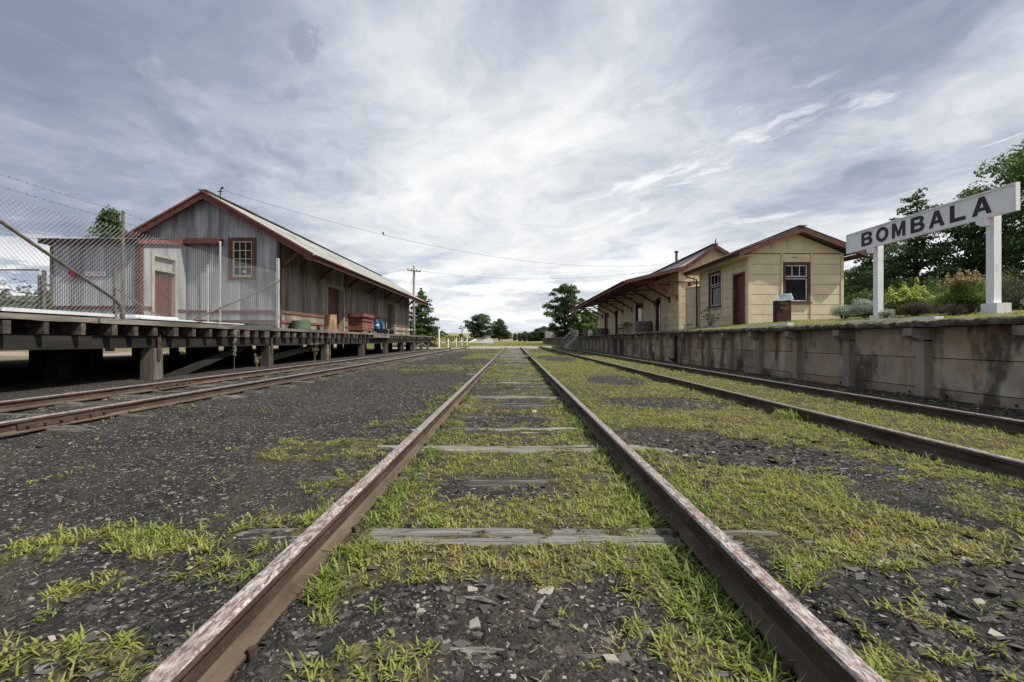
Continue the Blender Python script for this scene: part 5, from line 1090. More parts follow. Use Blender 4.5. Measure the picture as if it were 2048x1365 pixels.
# ------------------------------------------------------------------ annex on the front of the shed
an = thing('shed_annex', 'low corrugated iron annex with flat red-edged roof in front of the goods shed', 'annex', (-13.6, 16, 1.2))
AY, AX0, AX1, AZT = 14.9, -15.1, -12.2, 3.98
af = lambda a, d, z: (a, AY-d, z); asd = lambda a, d, z: (AX1+d, a, z); al = lambda a, d, z: (AX0-d, a, z)
adh = [(15.30, 16.42, 1.3, 3.80)]; arise = lambda y: AZT+.02+(y-AY)*.20
sheets(an, af, AX0, AX1-.05, GZB, AZT+.10, [], 'zinc', w_=.62); sheets(an, asd, AY+.02, 16.93, GZB, arise, adh, 'zinc'); sheets(an, al, AY, 20, GZB, AZT, [], 'zinc')
mb = MB(); mb.pbox(af, AX0, AX1, GZB, AZT+.10, -.06, 0)
for r in split((AY+.07, 16.9, GZB, AZT), adh): mb.pbox(asd, *r, -.06, 0)
mb.build('wall_frame', 'wood_dark', an)
MB().pbox(af, AX1-.13, AX1+.045, GZB, AZT, .034, .07).build('corner_post', 'oxblood', an); MB().pbox(asd, AY-.065, AY+.06, GZB, AZT, .034, .05).build('corner_post', 'oxblood', an)
MB().pbox(af, AX0-.02, AX0+.06, GZB, AZT, .034, .06).build('corner_post', 'galv_rusty', an)
MB().pbox(af, AX0+.07, AX1-.14, 1.87, 1.97, .034, .055).build('wall_rail', 'oxblood', an)
for a_, b_ in ((AY+.07, 15.28), (16.45, 16.93)): MB().pbox(asd, a_, b_, 1.87, 1.97, .034, .055).build('wall_rail', 'oxblood', an)
MB().box(AX0-.2, AX1-.17, AY-.22, AY-.18, AZT+.01, AZT+.14).build('fascia', 'oxblood', an); MB().box(AX0-.24, AX0-.2, AY-.22, 20, AZT+.0, AZT+.13).build('fascia', 'oxblood', an)
MB().poly([(AY-.25, AZT-.02), (16.72, arise(16.72)-.01), (16.72, arise(16.72)+.16), (AY-.25, AZT+.15)], .10, .14, asd).build('barge_board', 'oxblood_faded', an)
MB().box(-12.04, -10.80, 16.60, 16.64, 4.38, 4.57).build('canopy_fascia', 'oxblood', an)
MB().box(-12.04, -10.78, 16.641, 16.94, 4.571, 4.59).build('canopy_sheet', 'iron_roof_dark', an)
MB().box(-10.84, -10.80, 16.641, 16.94, 4.40, 4.57).build('canopy_fascia', 'oxblood', an)
def flat_roof(x0, x1, y0, y1, z, m_):
    n_ = round((x1-x0)/.762)
    for i in range(n_):
        p, q = x0+(x1-x0)*i/n_, x0+(x1-x0)*(i+1)/n_; vs, fs = [], []; jx = rnd.uniform(-.06, .03); jz = rnd.uniform(0, .02); k_ = 40
        for j in range(k_+1):
            x = p+(q-p)*j/k_; h_ = .010*math.sin(2*math.pi*10*j/k_)+jz+rnd.uniform(-.002, .002); vs += [(x, y0+jx, z+h_-.05), (x, y1, z+h_+(y1-y0)*.20-.04)]
        for j in range(k_): fs.append((2*j, 2*j+1, 2*j+3, 2*j+2))
        mb = MB(); mb.add(vs, fs); mb.build('roof_sheet', m_, an)
flat_roof(AX0-.35, AX1+.16, AY-.34, 16.98, AZT+.165, 'iron_roof_dark'); 
a0, a1, z0, z1 = adh[0]; mb = MB()
for r in ((a0-.02, a0+.10, z0, z1), (a1-.10, a1+.02, z0, z1), (a0+.10, a1-.10, z1-.10, z1), (a0+.10, a1-.10, 3.22, 3.28)): mb.pbox(asd, *r, -.10, .075)
df = mb.build('door_frame', 'cream_weathered', an); MB().pbox(asd, a0+.10, a1-.10, 3.285, z1-.105, -.06, -.05).build('fanlight', 'galv', df)
dr = MB().pbox(asd, a0+.102, a1-.102, z0, 3.215, -.09, -.055).build('door', 'oxblood', an)
for i in range(6): w_ = (a1-a0-.21)/6; q = a0+.105+i*w_; MB().pbox(asd, q+.003, q+w_-.003, z0+.02, 3.20, -.0545, -.045).build('door_plank', 'oxblood', dr)
# signs on the annex
hs = thing('hazchem_sign', 'small white sign with red HAZCHEM lettering on the corrugated annex wall', 'sign', (-13.64, 14.85, 2.95))
hp = lambda a, d, z: (-13.965+a, AY-.045-d, z)
MB().pbox(hp, 0, .66, 2.945, 3.085, 0, .006).build('sign_plate', 'white_paint', hs)
STK = {'H': [((0, 0), (0, 1)), ((1, 0), (1, 1)), ((0, .5), (1, .5))], 'A': [((0, 0), (.5, 1)), ((.5, 1), (1, 0)), ((.2, .35), (.8, .35))], 'Z': [((0, 1), (1, 1)), ((1, 1), (0, 0)), ((0, 0), (1, 0))],
       'C': [((1, .85), (.7, 1)), ((.7, 1), (.2, 1)), ((.2, 1), (0, .75)), ((0, .75), (0, .25)), ((0, .25), (.2, 0)), ((.2, 0), (.7, 0)), ((.7, 0), (1, .15))], 'E': [((0, 0), (0, 1)), ((0, 1), (1, 1)), ((0, .5), (.8, .5)), ((0, 0), (1, 0))], 'M': [((0, 0), (0, 1)), ((0, 1), (.5, .3)), ((.5, .3), (1, 1)), ((1, 1), (1, 0))]}
for i, ch in enumerate('HAZCHEM'):
    mb = MB(); ox, W_ = .045+i*.083, .056
    for (p, q) in STK[ch]:
        a_ = Vector(hp(ox+p[0]*W_, .0075, 2.970+p[1]*.09)); b_ = Vector(hp(ox+q[0]*W_, .0075, 2.970+q[1]*.09)); e_ = (b_-a_).normalized()*.005; mb.beam(a_-e_, b_+e_, .0024, .015, up=(0, 1, 0)) if abs((b_-a_).z) < 1e-6 else mb.beam(a_-e_, b_+e_, .015, .0024, up=(0, 1, 0))
    mb.build('letter', 'sign_red', hs)
ds = thing('hazard_diamond', 'red diamond hazard placard with a black flame mark on the annex wall', 'sign', (-14.33, 14.85, 2.97))
dp = lambda a, d, z: (-14.36+a, AY-.045-d, 3.04+z)
MB().poly([(-.19, 0), (0, -.19), (.19, 0), (0, .19)], 0, .006, dp).build('placard', 'sign_red', ds)
MB().poly([(-.045, .02), (-.02, .0), (.02, .0), (.045, .03), (.03, .075), (.012, .06), (.0, .11), (-.02, .07), (-.035, .08)], .0062, .008, dp).build('flame_mark', 'letter_black', ds)
MB().poly([(-.14, .005), (-.045, .005), (-.045, -.008), (-.14, -.008)], .0062, .008, dp).build('dividing_line', 'letter_black', ds)
# ================================================================== fences on the deck
def clipseg(p, q, a0, a1, z0, z1):
    t0, t1 = 0, 1; d0, d1 = q[0]-p[0], q[1]-p[1]
    for pp, qq in ((-d0, p[0]-a0), (d0, a1-p[0]), (-d1, p[1]-z0), (d1, z1-p[1])):
        if pp == 0:
            if qq < 0: return None
        else:
            r = qq/pp
            if pp < 0: t0 = max(t0, r)
            else: t1 = min(t1, r)
    if t0 >= t1: return None
    return (p[0]+d0*t0, p[1]+d1*t0), (p[0]+d0*t1, p[1]+d1*t1)
def mesh_panel(parent, P0, dirv, a0, a1, z0, z1, pitch=.084, r=.0025):
    P0 = Vector(P0); dirv = Vector(dirv).normalized(); nrm = dirv.cross(Vector((0, 0, 1))); mb = MB(); H = z1-z0; k = 0
    c_ = a0-H
    while c_ < a1+H:
        for s_ in (1, -1):
            st_ = (c_, z0) if s_ > 0 else (c_, z1); en = (c_+H, z1) if s_ > 0 else (c_+H, z0)
            sg_ = clipseg(st_, en, a0, a1, z0, z1)
            if sg_ and math.dist(*sg_) > .03:
                (p, q) = sg_; A = P0+dirv*p[0]+nrm*.003*s_+Vector((0, 0, p[1])); B = P0+dirv*q[0]+nrm*.003*s_+Vector((0, 0, q[1])); mb.tube([A, B], r, 3, cap=False)
        c_ += pitch
    # twisted knuckles along the top
    a = a0
    while a < a1:
        A = P0+dirv*a+Vector((0, 0, z1-.001)); mb.tube([A-dirv*.012, A+Vector((0, 0, .022)), A+dirv*.012], r, 3, cap=False); a += pitch
    return mb.build('wire_mesh', 'wire_grey', parent)
FX = -7.72
fe = thing('chain_link_fence', 'chain link fence with barbed wire strands along the edge of the timber deck', 'fence', (FX, 9, 1.27))
mesh_panel(fe, (FX, 0, 0), (0, 1, 0), 4.2, 14.98, 1.34, 3.05)
def post(parent, x, y, z0, z1, r, m_, cap=True):
    mb = MB(); mb.tube([(x, y, z0), (x, y, z1)], r, 10); mb.tube([(x, y, z1), (x, y, z1+.03)], [r*1.25, r*.6], 10); return mb.build('fence_post', m_, parent)
post(fe, FX-.04, 9.05, 1.2, 3.40, .028, 'galv_rusty'); post(fe, FX-.04, 12.05, 1.2, 3.43, .024, 'galv'); post(fe, FX-.04, 15.02, 1.2, 3.50, .045, 'galv'); post(fe, FX-.04, 5.9, 1.2, 3.40, .028, 'galv_rusty')
MB().tube([(FX+.04, 6.0, 2.98), (FX+.04, 6.84, 2.62), (FX+.03, 8.80, 1.63), (FX+.0, 8.92, 1.54), (FX-.0, 8.98, 1.38), (FX+.0, 8.98, 1.22)], .028, 10).build('stay_pipe', 'galv_rusty', fe, smooth=True)
MB().tube([(FX, 15.0, 2.80), (FX+.0, 13.2, 2.12), (FX, 11.0, 1.36)], .022, 8).build('stay_pipe', 'galv_rusty', fe, smooth=True)
MB().box(FX-.09, FX-.03, 14.98, 15.10, 1.2, 3.55).build('fence_post', 'galv', fe)
for zz_, zz2 in ((3.20, 3.16), (3.385, 3.34)):
    pts = []; mb = MB()
    ends = [(4, zz_), (9.05, zz_-.01), (12.05, zz2), (15.0, zz2-.03)]
    for (ya, za), (yb, zb) in zip(ends, ends[1:]):
        for i in range(7): t_ = i/6; pts.append((FX-.0, ya+(yb-ya)*t_, za+(zb-za)*t_-.03*4*t_*(1-t_)))
    mb.tube(pts, .0022, 3, cap=False); y = 4.1
    while y < 15:
        z = float(np.interp(y, [p[1] for p in pts], [p[2] for p in pts])); mb.tube([(FX-.012, y, z-.014), (FX+.012, y+.004, z+.014)], .002, 3); mb.tube([(FX+.012, y, z-.014), (FX-.012, y+.004, z+.014)], .002, 3); y += .13
    mb.build('barbed_wire', 'galv_rusty', fe)
f2 = thing('inner_fence', 'thin inner fence of pipe posts standing close to the annex wall', 'fence', (-12.5, 14.2, 1.25))
post(f2, -12.66, 14.45, 1.2, 3.12, .05, 'wood_post'); post(f2, -10.40, 15.5, 1.2, 3.38, .028, 'galv')
MB().tube([(-12.66, 14.4, 2.55), (-11.2, 14.0, 1.75), (-10.1, 13.6, 1.35)], .024, 8).build('stay_pipe', 'galv_rusty', f2, smooth=True)
mb = MB(); mb.tube([(-12.66, 14.45, 3.0), (-11.5, 15.0, 2.98), (-10.4, 15.5, 3.2)], .003, 3); mb.build('fence_wire', 'galv', f2)
g2 = thing('pipe_gate', 'steel pipe and mesh gate closing the gap left of the annex', 'gate', (-16.5, 14.9, 1.2))
post(g2, -15.32, 14.86, 1.1, 3.10, .055, 'galv_rusty'); post(g2, -15.47, 14.86, 1.1, 2.95, .045, 'wood_post'); post(g2, -18.6, 14.86, 1.1, 3.1, .05, 'galv_rusty')
for z_ in (2.10, 3.10): MB().tube([(-15.5, 14.86, z_+.04 if z_ > 3 else z_), (-18.6, 14.86, z_+.05)], .026, 8).build('gate_rail', 'galv_rusty', g2)
MB().tube([(-16.9, 14.86, 2.62), (-16.2, 14.86, 2.12)], .022, 8).build('gate_stay', 'galv_rusty', g2)
mesh_panel(g2, (-18.6, 14.86, 0), (1, 0, 0), 0, 3.1, 1.3, 3.08, pitch=.085)
# white sheets and box lying along the deck
ws = thing('white_sheet_stack', 'long white sheets lying in a low stack along the deck edge behind the mesh', 'sheets', (-8.2, 9, 1.3))
for (x0, x1, y0, y1, z0, z1) in ((-8.6, -7.86, 3.0, 6.95, 1.305, 1.385), (-8.5, -7.84, 6.98, 9.1, 1.305, 1.365), (-8.4, -7.85, 9.6, 11.2, 1.30, 1.335), (-8.35, -7.86, 11.22, 13.3, 1.295, 1.325)): MB().box(x0, x1, y0, y1, z0, z1).build('sheet', 'white_sheet', ws)
o = MB().box(-8.45, -8.1, 9.75, 11.0, 1.34, 1.40).build('white_crate', 'white_sheet'); tag(o, 'flat white perforated crate on the deck below the annex door', 'crate')
# ------------------------------------------------------------------ things on the deck
tz = lambda x, y: float(deck_z(x, y))
gt = MB(); prof = [(.0, 0)]; 
for i in range(7): prof += [(.335, .005+i*.045), (.325, .022+i*.045), (.335, .040+i*.045)]
gt.lathe((-8.3, 17.8, tz(-8.3, 17.8)), [(.32, 0)]+prof[1:]+[(.335, .33), (.30, .335)], 32); o = gt.build('tin_tub', 'green_tin'); tag(o, 'low round green ribbed tin tub beside the tree stump', 'tub')
rs2 = np.random.RandomState(9); mb = MB(); n_ = 26; zs = np.linspace(0, 1, 12); zb = tz(-8.1, 20.2); H = .72
for z in zs:
    for j in range(n_):
        a_ = 2*math.pi*j/n_; rr = .245+.05*math.exp(-z*9)*(1+.8*math.sin(a_*3+1))+.018*math.sin(a_*5+2)+.02*(float(fbm(a_*2.5+3, z*3, 55, 3))-.5)*2
        mb.v.append((-8.1+rr*math.cos(a_), 20.2+rr*math.sin(a_), zb+z*H+(.015*math.sin(a_) if z == 1 else 0)))
for i in range(11):
    for j in range(n_): q = (j+1) % n_; mb.f.append((i*n_+j, i*n_+q, (i+1)*n_+q, (i+1)*n_+j)); mb.m.append(0)
mb.f += [tuple(range(n_)), tuple(11*n_+j for j in range(n_))]; mb.m += [0, 0]; o = mb.build('tree_stump', 'log_bark', smooth=False); tag(o, 'upright cut tree trunk section with pale bark beside the first goods door', 'tree stump')
rc = thing('red_chest', 'big weathered red wooden chest with overhanging lid on the loading deck', 'chest', (-8.4, 24.9, 1.27)); cz_ = tz(-8.3, 25)
cx0, cx1, cy0, cy1 = -8.70, -8.02, 24.1, 25.7
for i in range(5): MB().box(cx0, cx1, cy0, cy0+.03, cz_+.10+i*.155, cz_+.10+i*.155+.149).build('side_plank', 'oxblood_faded', rc)
for i in range(5): MB().box(cx1+.001, cx1+.03, cy0+.001, cy1, cz_+.10+i*.155, cz_+.10+i*.155+.149).build('side_plank', 'oxblood_faded', rc)
for i in range(5): MB().box(cx0-.03, cx0-.001, cy0+.001, cy1, cz_+.10+i*.155, cz_+.10+i*.155+.149).build('side_plank', 'oxblood_faded', rc)
MB().box(cx0, cx1, cy1+.001, cy1+.03, cz_+.10, cz_+.87).build('back_panel', 'oxblood_faded', rc); MB().box(cx0, cx1, cy0+.031, cy1, cz_+.08, cz_+.10).build('bottom', 'oxblood_faded', rc)
MB().box(cx0-.08, cx1+.10, cy0-.09, cy1+.08, cz_+.88, cz_+.93).build('lid', 'oxblood_faded', rc)
for b_ in ((cx0-.12, cx1+.14, cy0-.13, cy0-.091), (cx0-.12, cx1+.14, cy1+.081, cy1+.12), (cx1+.101, cx1+.14, cy0-.09, cy1+.08), (cx0-.12, cx0-.081, cy0-.09, cy1+.08)): MB().box(*b_, cz_+.82, cz_+.99).build('lid_rim', 'oxblood_faded', rc)
for b_ in ((cx1+.031, cx1+.09, cy0-.03, cy1+.02), (cx0, cx1+.03, cy0-.05, cy0-.001)): MB().box(*b_, cz_+.60, cz_+.70).build('rail', 'oxblood_faded', rc)
for x_, y_ in ((cx0+.06, cy0+.1), (cx1-.06, cy0+.1), (cx0+.06, cy1-.1), (cx1-.06, cy1-.1)): MB().box(x_-.06, x_+.06, y_-.06, y_+.06, cz_-.0, cz_+.08).build('foot', 'wood_dark', rc)
o = MB().tube([(-8.35, 24.5, cz_+1.0), (-8.35, 24.75, cz_+1.12), (-8.3, 25.0, cz_+1.10), (-8.3, 25.3, cz_+.99)], [.03, .07, .06, .03], 8).build('dark_sack', 'black_steel', smooth=True); tag(o, 'dark crumpled sack lying on top of the red chest', 'sack')
def trolley(label, x, y, bottles):
    t = thing('bottle_trolley', label, 'trolley', (x, y, tz(x, y)), 'steel trolleys parked by the red chest'); z = tz(x, y); mb = MB()
    for yy_ in (y-.25, y+.25):
        mb.tube([(x-.22, yy_, z+.12), (x-.22, yy_, z+.92), (x+.25, yy_, z+.92), (x+.25, yy_, z+.12), (x-.22, yy_, z+.12)], .022, 6)
    for q in ((x-.22, z+.92), (x+.25, z+.92), (x+.25, z+.14)): mb.tube([(q[0], y-.25, q[1]), (q[0], y+.25, q[1])], .02, 6)
    mb.build('trolley_frame', 'black_steel', t); MB().box(x-.22, x+.25, y-.25, y+.25, z+.11, z+.14).build('tray', 'black_steel', t)
    for yy_ in (y-.28, y+.28): MB().tube([(x+.18, yy_-.025, z+.13), (x+.18, yy_+.025, z+.13)], .13, 14).build('wheel', 'black_steel', t)
    return t
for k, (x, y) in enumerate(((-7.98, 26.6), (-7.98, 27.7), (-7.95, 28.9))):
    trolley(['black steel bottle trolley right beside the red chest', 'black steel bottle trolley in the middle of the three', 'black steel trolley without a blue bottle, nearest the far door'][k], x, y, k < 2)
    if k < 2:
        z = tz(x, y)+.14; bt_ = thing('gas_bottle', ['blue gas bottle with white band in the trolley beside the red chest', 'plain blue gas bottle in the middle trolley'][k], 'gas bottle', (x, y, z), 'blue gas bottles on trolleys')
        MB().lathe((x, y, z), [(.10, 0), (.115, .02), (.115, .50), (.09, .57), (.035, .61), (.035, .66)], 16).build('cylinder', 'blue_paint', bt_, smooth=True)
        if k == 0: MB().lathe((x, y, z+.30), [(.116, 0), (.117, .001), (.117, .08), (.116, .081)], 16).build('band', 'white_paint', bt_)
o = MB().lathe((-7.85, 28.2, tz(-7.85, 28.2)), [(.12, 0), (.17, .28), (.18, .30), (.15, .30), (.10, .03)], 16).build('bucket', 'galv'); tag(o, 'pale metal bucket on the deck between the trolleys', 'bucket')
# ================================================================== VEGETATION
def leaf_mesh(name, matname, centres, normals_bias, size, rs, tint, parent, loc, aspect=.62, up=.35):
    n_ = len(centres); d1 = rs.normal(0, 1, (n_, 3)); d1 /= np.linalg.norm(d1, axis=1)[:, None]
    nb = normals_bias + rs.normal(0, .55, (n_, 3)); nb[:, 2] += up; nb /= np.linalg.norm(nb, axis=1)[:, None]+1e-9
    u_ = np.cross(nb, d1); u_ /= np.linalg.norm(u_, axis=1)[:, None]+1e-9; v_ = np.cross(nb, u_)
    s_ = (size*rs.uniform(.6, 1.35, n_))[:, None]; fold = nb*s_*.18
    p = np.stack([centres - u_*s_, centres - v_*s_*aspect + fold, centres + u_*s_*1.1, centres + v_*s_*aspect + fold], 1)
    b0 = np.arange(n_)*4; f_ = np.concatenate([np.stack([b0, b0+1, b0+2], 1), np.stack([b0, b0+2, b0+3], 1)])
    return np_mesh(name, p.reshape(-1, 3), [f_], {'tint': np.repeat(np.clip(tint, 0, 1), 4)}, [matname], parent, loc=loc)
def crown_pts(blobs, n, rs):
    """blobs (cx,cy,cz,rx,rz): leaves crowd the outer shell of each, thinner beneath"""
    B = np.array(blobs); wgt = B[:, 3]**2; idx = rs.choice(len(B), n, p=wgt/wgt.sum()); b = B[idx]
    d_ = rs.normal(0, 1, (n, 3)); d_ /= np.linalg.norm(d_, axis=1)[:, None]; d_[:, 2] = np.where(d_[:, 2] < -.3, -d_[:, 2]*.6, d_[:, 2])
    r_ = rs.uniform(.35, 1.0, n)**.6; lump = .78+.44*fbm(d_[:, 0]*3+idx*1.7, d_[:, 1]*3+d_[:, 2]*2.5, 90, 3)
    P_ = b[:, :3] + d_*np.stack([b[:, 3], b[:, 3], b[:, 4]], 1)*(r_*lump)[:, None]
    return P_, d_, idx, r_
def tree(name, label, x, y, z, H, Rw, kind, n, leaf, seed, matname, group=None, trunk=.28, cat='tree', base=.15):
    rs = np.random.RandomState(seed); t = thing(name, label, cat, (x, y, z), group); blobs = []; mb = MB(); top = Vector((rs.normal(0, .1), 0, H*.93)); rt = H*.022
    mb.tube([(0, 0, -.2), (rs.normal(0, .03), 0, H*.2), (top.x*.5, rs.normal(0, .05), H*.5), tuple(top)], [rt*1.3, rt, rt*.7, rt*.15], 8)
    if kind == 'cone':
        nl = 46
        for i in range(nl):
            h_ = base+(1-base)*(i+.5)/nl; prof = (1-h_)**.75*(1.0 if h_ > base+.1 else .8)+.05; a_ = i*2.4+rs.uniform(-.4, .4); rr = Rw*prof*rs.uniform(.75, 1.12)
            e = (rr*math.cos(a_), rr*math.sin(a_), H*h_+rr*.10-.0); mb.tube([(0, 0, H*h_-.15*rr), (e[0]*.5, e[1]*.5, e[2]-.04), e], [rt*.35*(1-h_)+.012, rt*.2*(1-h_)+.01, .006], 5)
            for q in (.35, .65, .95): s_ = rr*.30*(1.15-q*.35)+H*.018; blobs.append((e[0]*q+rs.normal(0, .08)*rr, e[1]*q+rs.normal(0, .08)*rr, e[2]+rs.normal(0, .02)*H-.02*H*(1-q), s_, s_*.55))
        blobs.append((top.x, 0, H*.95, H*.03, H*.05))
    elif kind == 'poplar':
        nl = 40
        for i in range(nl):
            h_ = base+(1-base)*(i+.5)/nl; prof = math.sin(math.pi*min(1, (h_*1.0)**.9))**.55*(1.1-h_*.5); a_ = i*2.4+rs.uniform(-.5, .5); rr = Rw*prof*rs.uniform(.5, .95)
            e = (rr*math.cos(a_), rr*math.sin(a_), H*h_); mb.tube([(0, 0, H*h_*.75), (e[0]*.6, e[1]*.6, H*h_*.88), e], [rt*.4, rt*.25, .01], 5); s_ = Rw*.30*rs.uniform(.7, 1.25); blobs.append((*e, s_, s_*1.2))
            blobs.append((e[0]*.4, e[1]*.4, e[2]+.03*H, s_*.9, s_))
    else:
        nl = 62
        for i in range(nl):
            zc_ = base+.04+(.95-base)*((i+.5)/nl); a_ = i*2.4+rs.uniform(-.6, .6); w_ = math.sqrt(max(.04, 1-((zc_-.54)/.48)**2)); rr = Rw*w_*rs.uniform(.30, .98)
            e = (rr*math.cos(a_), rr*math.sin(a_), H*zc_+rs.normal(0, .02)*H); mb.tube([(0, 0, H*zc_*.55), (e[0]*.5, e[1]*.5, H*zc_*.80), e], [rt*.45, rt*.25, .015], 5)
            s_ = Rw*rs.uniform(.13, .27); blobs.append((*e, s_, s_*.8)); blobs.append((e[0]*.62, e[1]*.62, e[2]+rs.normal(0, .03)*H, s_*.9, s_*.7))
    mb.v = [(a_+x, b_+y, c_+z) for a_, b_, c_ in mb.v]; mb.build('trunk', 'bark', t, origin=(x, y, z), smooth=True)
    P_, d_, idx, r_ = crown_pts(blobs, n, rs); bt = rs.uniform(-.16, .16, len(blobs))
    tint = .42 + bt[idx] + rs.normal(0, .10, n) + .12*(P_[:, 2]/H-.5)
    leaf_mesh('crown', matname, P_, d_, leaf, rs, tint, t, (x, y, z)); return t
def bush(name, label, x, y, z, rx, rz, n, leaf, seed, matname, group=None, cat='shrub', aspect=.5, stems=9, spiky=0, flower=None):
    rs = np.random.RandomState(seed); t = thing(name, label, cat, (x, y, z), group); blobs = []; mb = MB()
    for i in range(stems):
        a_ = i*2.4+rs.uniform(-.4, .4); rr = rx*rs.uniform(.15, .75); h_ = rz*rs.uniform(.55, 1.0)*(1-.35*(rr/rx)**2); e = (rr*math.cos(a_), rr*math.sin(a_), h_)
        mb.tube([(x+e[0]*.1, y+e[1]*.1, z-.03), (x+e[0]*.6, y+e[1]*.6, z+h_*.5), (x+e[0], y+e[1], z+h_*.95)], [.012, .008, .003], 4)
        s_ = rx*rs.uniform(.26, .42); blobs += [(e[0], e[1], h_*.80, s_*(.6 if spiky else 1), s_*(.9 if spiky else .7)), (e[0]*.8, e[1]*.8, h_*.45, s_*1.1, s_*.8)]
        if spiky: blobs.append((e[0]*1.05, e[1]*1.05, h_*1.02, s_*.28, s_*.8))
    mb.build('stem', 'bark', t, origin=(x, y, z)); P_, d_, idx, r_ = crown_pts(blobs, n, rs); P_[:, 2] = np.abs(P_[:, 2]); bt = rs.uniform(-.14, .14, len(blobs))
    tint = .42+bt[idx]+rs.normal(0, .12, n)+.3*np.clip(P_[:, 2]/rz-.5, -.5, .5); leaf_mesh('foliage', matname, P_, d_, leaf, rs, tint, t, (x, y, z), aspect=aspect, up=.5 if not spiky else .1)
    if flower:
        fm, fn_, fs_, zlo = flower; m_ = P_[:, 2] > rz*zlo; Q = P_[m_]; k_ = rs.choice(len(Q), min(fn_, len(Q)), replace=False); Q = Q[k_]+np.array([0, 0, rz*.05]); leaf_mesh('flowers', fm, Q, np.zeros_like(Q)+[0, 0, 1], fs_, rs, .55+rs.normal(0, .2, len(Q)), t, (x, y, z), aspect=.9)
    return t
def at(u, v, Y): return ((u-1026.6)*Y/910.2, Y, .86-(v-680)*Y/910.2)
# right side, behind the name board
PZ = lambda x, y: float(plat_z(x, y))
tree('broadleaf_tree', 'tall dark broadleaf tree filling the right edge behind the name board', 21.6, 17.5, 1.1, 7.35, 4.1, 'round', 42000, .066, 21, 'leaf_dark', 'trees behind the platform', base=.10)
tree('broadleaf_tree', 'dark layered tree whose top pokes above the middle of the name board', 17.3, 19.5, 1.1, 6.1, 2.3, 'cone', 24000, .050, 22, 'leaf_dark', 'trees behind the platform', base=.04)
tree('broadleaf_tree', 'dark tree seen between the cream wall and the left sign post', 18.0, 22.5, 1.1, 5.0, 2.0, 'cone', 15000, .058, 23, 'leaf_dark', 'trees behind the platform', base=.03)
tree('broadleaf_tree', 'dark tree just left of the right sign post below the board', 19.0, 18.6, 1.1, 5.4, 2.2, 'round', 17000, .054, 24, 'leaf_dark', 'trees behind the platform', base=.05)
tree('broadleaf_tree', 'low round dark tree beside the right corner of the lamp room', 19.6, 25.5, 1.1, 3.6, 2.2, 'round', 7000, .085, 25, 'leaf_mid', 'trees behind the platform', base=.02)
bush('hedge_bush', 'mid green hedge mass behind the yellow flowers', 14.2, 15.5, 1.3, 1.7, 1.7, 9000, .050, 26, 'leaf_mid', 'hedge bushes behind the garden bed', stems=16)
bush('hedge_bush', 'dark green hedge mass behind the dark low heath', 16.0, 16.5, 1.3, 1.7, 2.1, 8000, .055, 27, 'leaf_dark', 'hedge bushes behind the garden bed', stems=16)
bush('hedge_bush', 'mid green hedge mass next to the cream building corner', 13.8, 18.0, 1.35, 1.5, 1.5, 7000, .055, 28, 'leaf_mid', 'hedge bushes behind the garden bed', stems=14)
bush('olive_bush', 'dull olive feathery bush right of the right sign post', 12.4, 10.6, 1.3, 1.45, 1.20, 13000, .035, 29, 'leaf_olive', stems=22, spiky=1, aspect=.25)
bush('silver_shrub', 'rounded silver-grey shrub at the foot of the left sign post', 8.45, 10.9, 1.38, .48, .52, 5200, .018, 30, 'leaf_silver', 'silver shrubs', aspect=.3, stems=12)
bush('silver_shrub', 'spreading silver-grey shrub touching the cream building side of the sign', 8.62, 11.9, 1.38, .50, .46, 4200, .018, 31, 'leaf_silver', 'silver shrubs', aspect=.3, stems=12)
bush('silver_shrub', 'small pale silver shrub low at the right edge of the picture', 8.35, 7.0, 1.33, .42, .36, 3600, .014, 32, 'leaf_silver', 'silver shrubs', aspect=.3, stems=14, spiky=1)
bush('silver_shrub', 'tiny white-grey cushion shrub between silver and yellow shrubs', 8.1, 9.9, 1.33, .26, .20, 2000, .012, 33, 'leaf_silver', 'silver shrubs', aspect=.4, stems=9)
bush('yellow_shrub', 'yellow flowering upright shrub right of the left sign post', 8.9, 10.2, 1.38, .54, .74, 5200, .022, 34, 'leaf_bush', stems=14, spiky=1, flower=('leaf_yellow', 2300, .017, .40))
bush('rusty_shrub', 'green shrub topped with rusty pink flower heads by the right sign post', 8.28, 8.35, 1.33, .55, .72, 8200, .018, 35, 'leaf_bush', stems=20, spiky=1, flower=('leaf_rusty', 1900, .017, .66))
bush('heath_shrub', 'dark brown twiggy low heath between yellow and rusty shrubs', 8.15, 9.25, 1.34, .50, .27, 4200, .014, 36, 'leaf_brown', 'heath shrubs', aspect=.3, stems=14, flower=('leaf_brown', 500, .012, .4))
bush('heath_shrub', 'thin brown heath in front of the right sign post base', 7.75, 8.0, 1.30, .30, .20, 1800, .012, 37, 'leaf_brown', 'heath shrubs', aspect=.3, stems=12, spiky=1)
bush('wild_shrub', 'loose yellow-green wild shrub just behind the dark brown heath', 9.1, 9.55, 1.35, .55, .62, 5200, .020, 39, 'leaf_bush', 'wild shrubs in the garden bed', stems=22, spiky=1, aspect=.35)
bush('wild_shrub', 'loose olive wild shrub filling the gap left of the rusty flowered shrub', 8.9, 8.9, 1.35, .50, .50, 4600, .018, 40, 'leaf_olive', 'wild shrubs in the garden bed', stems=22, spiky=1, aspect=.3)
bush('wild_shrub', 'taller green wild shrub directly behind the left sign post', 10.2, 11.6, 1.4, .8, .85, 6000, .028, 48, 'leaf_mid', 'wild shrubs in the garden bed', stems=20, spiky=1, aspect=.4)
pp = thing('potted_shrub', 'small thin-leaved shrub in a low pot by the lamp room side window', 'potted plant', (7.35, 17.0, 1.27)); zz = PZ(7.35, 17)
MB().lathe((7.35, 17, zz-.03), [(.17, 0), (.20, .09), (.21, .10), (.18, .10), (.15, .07)], 18).build('pot', 'galv', pp)
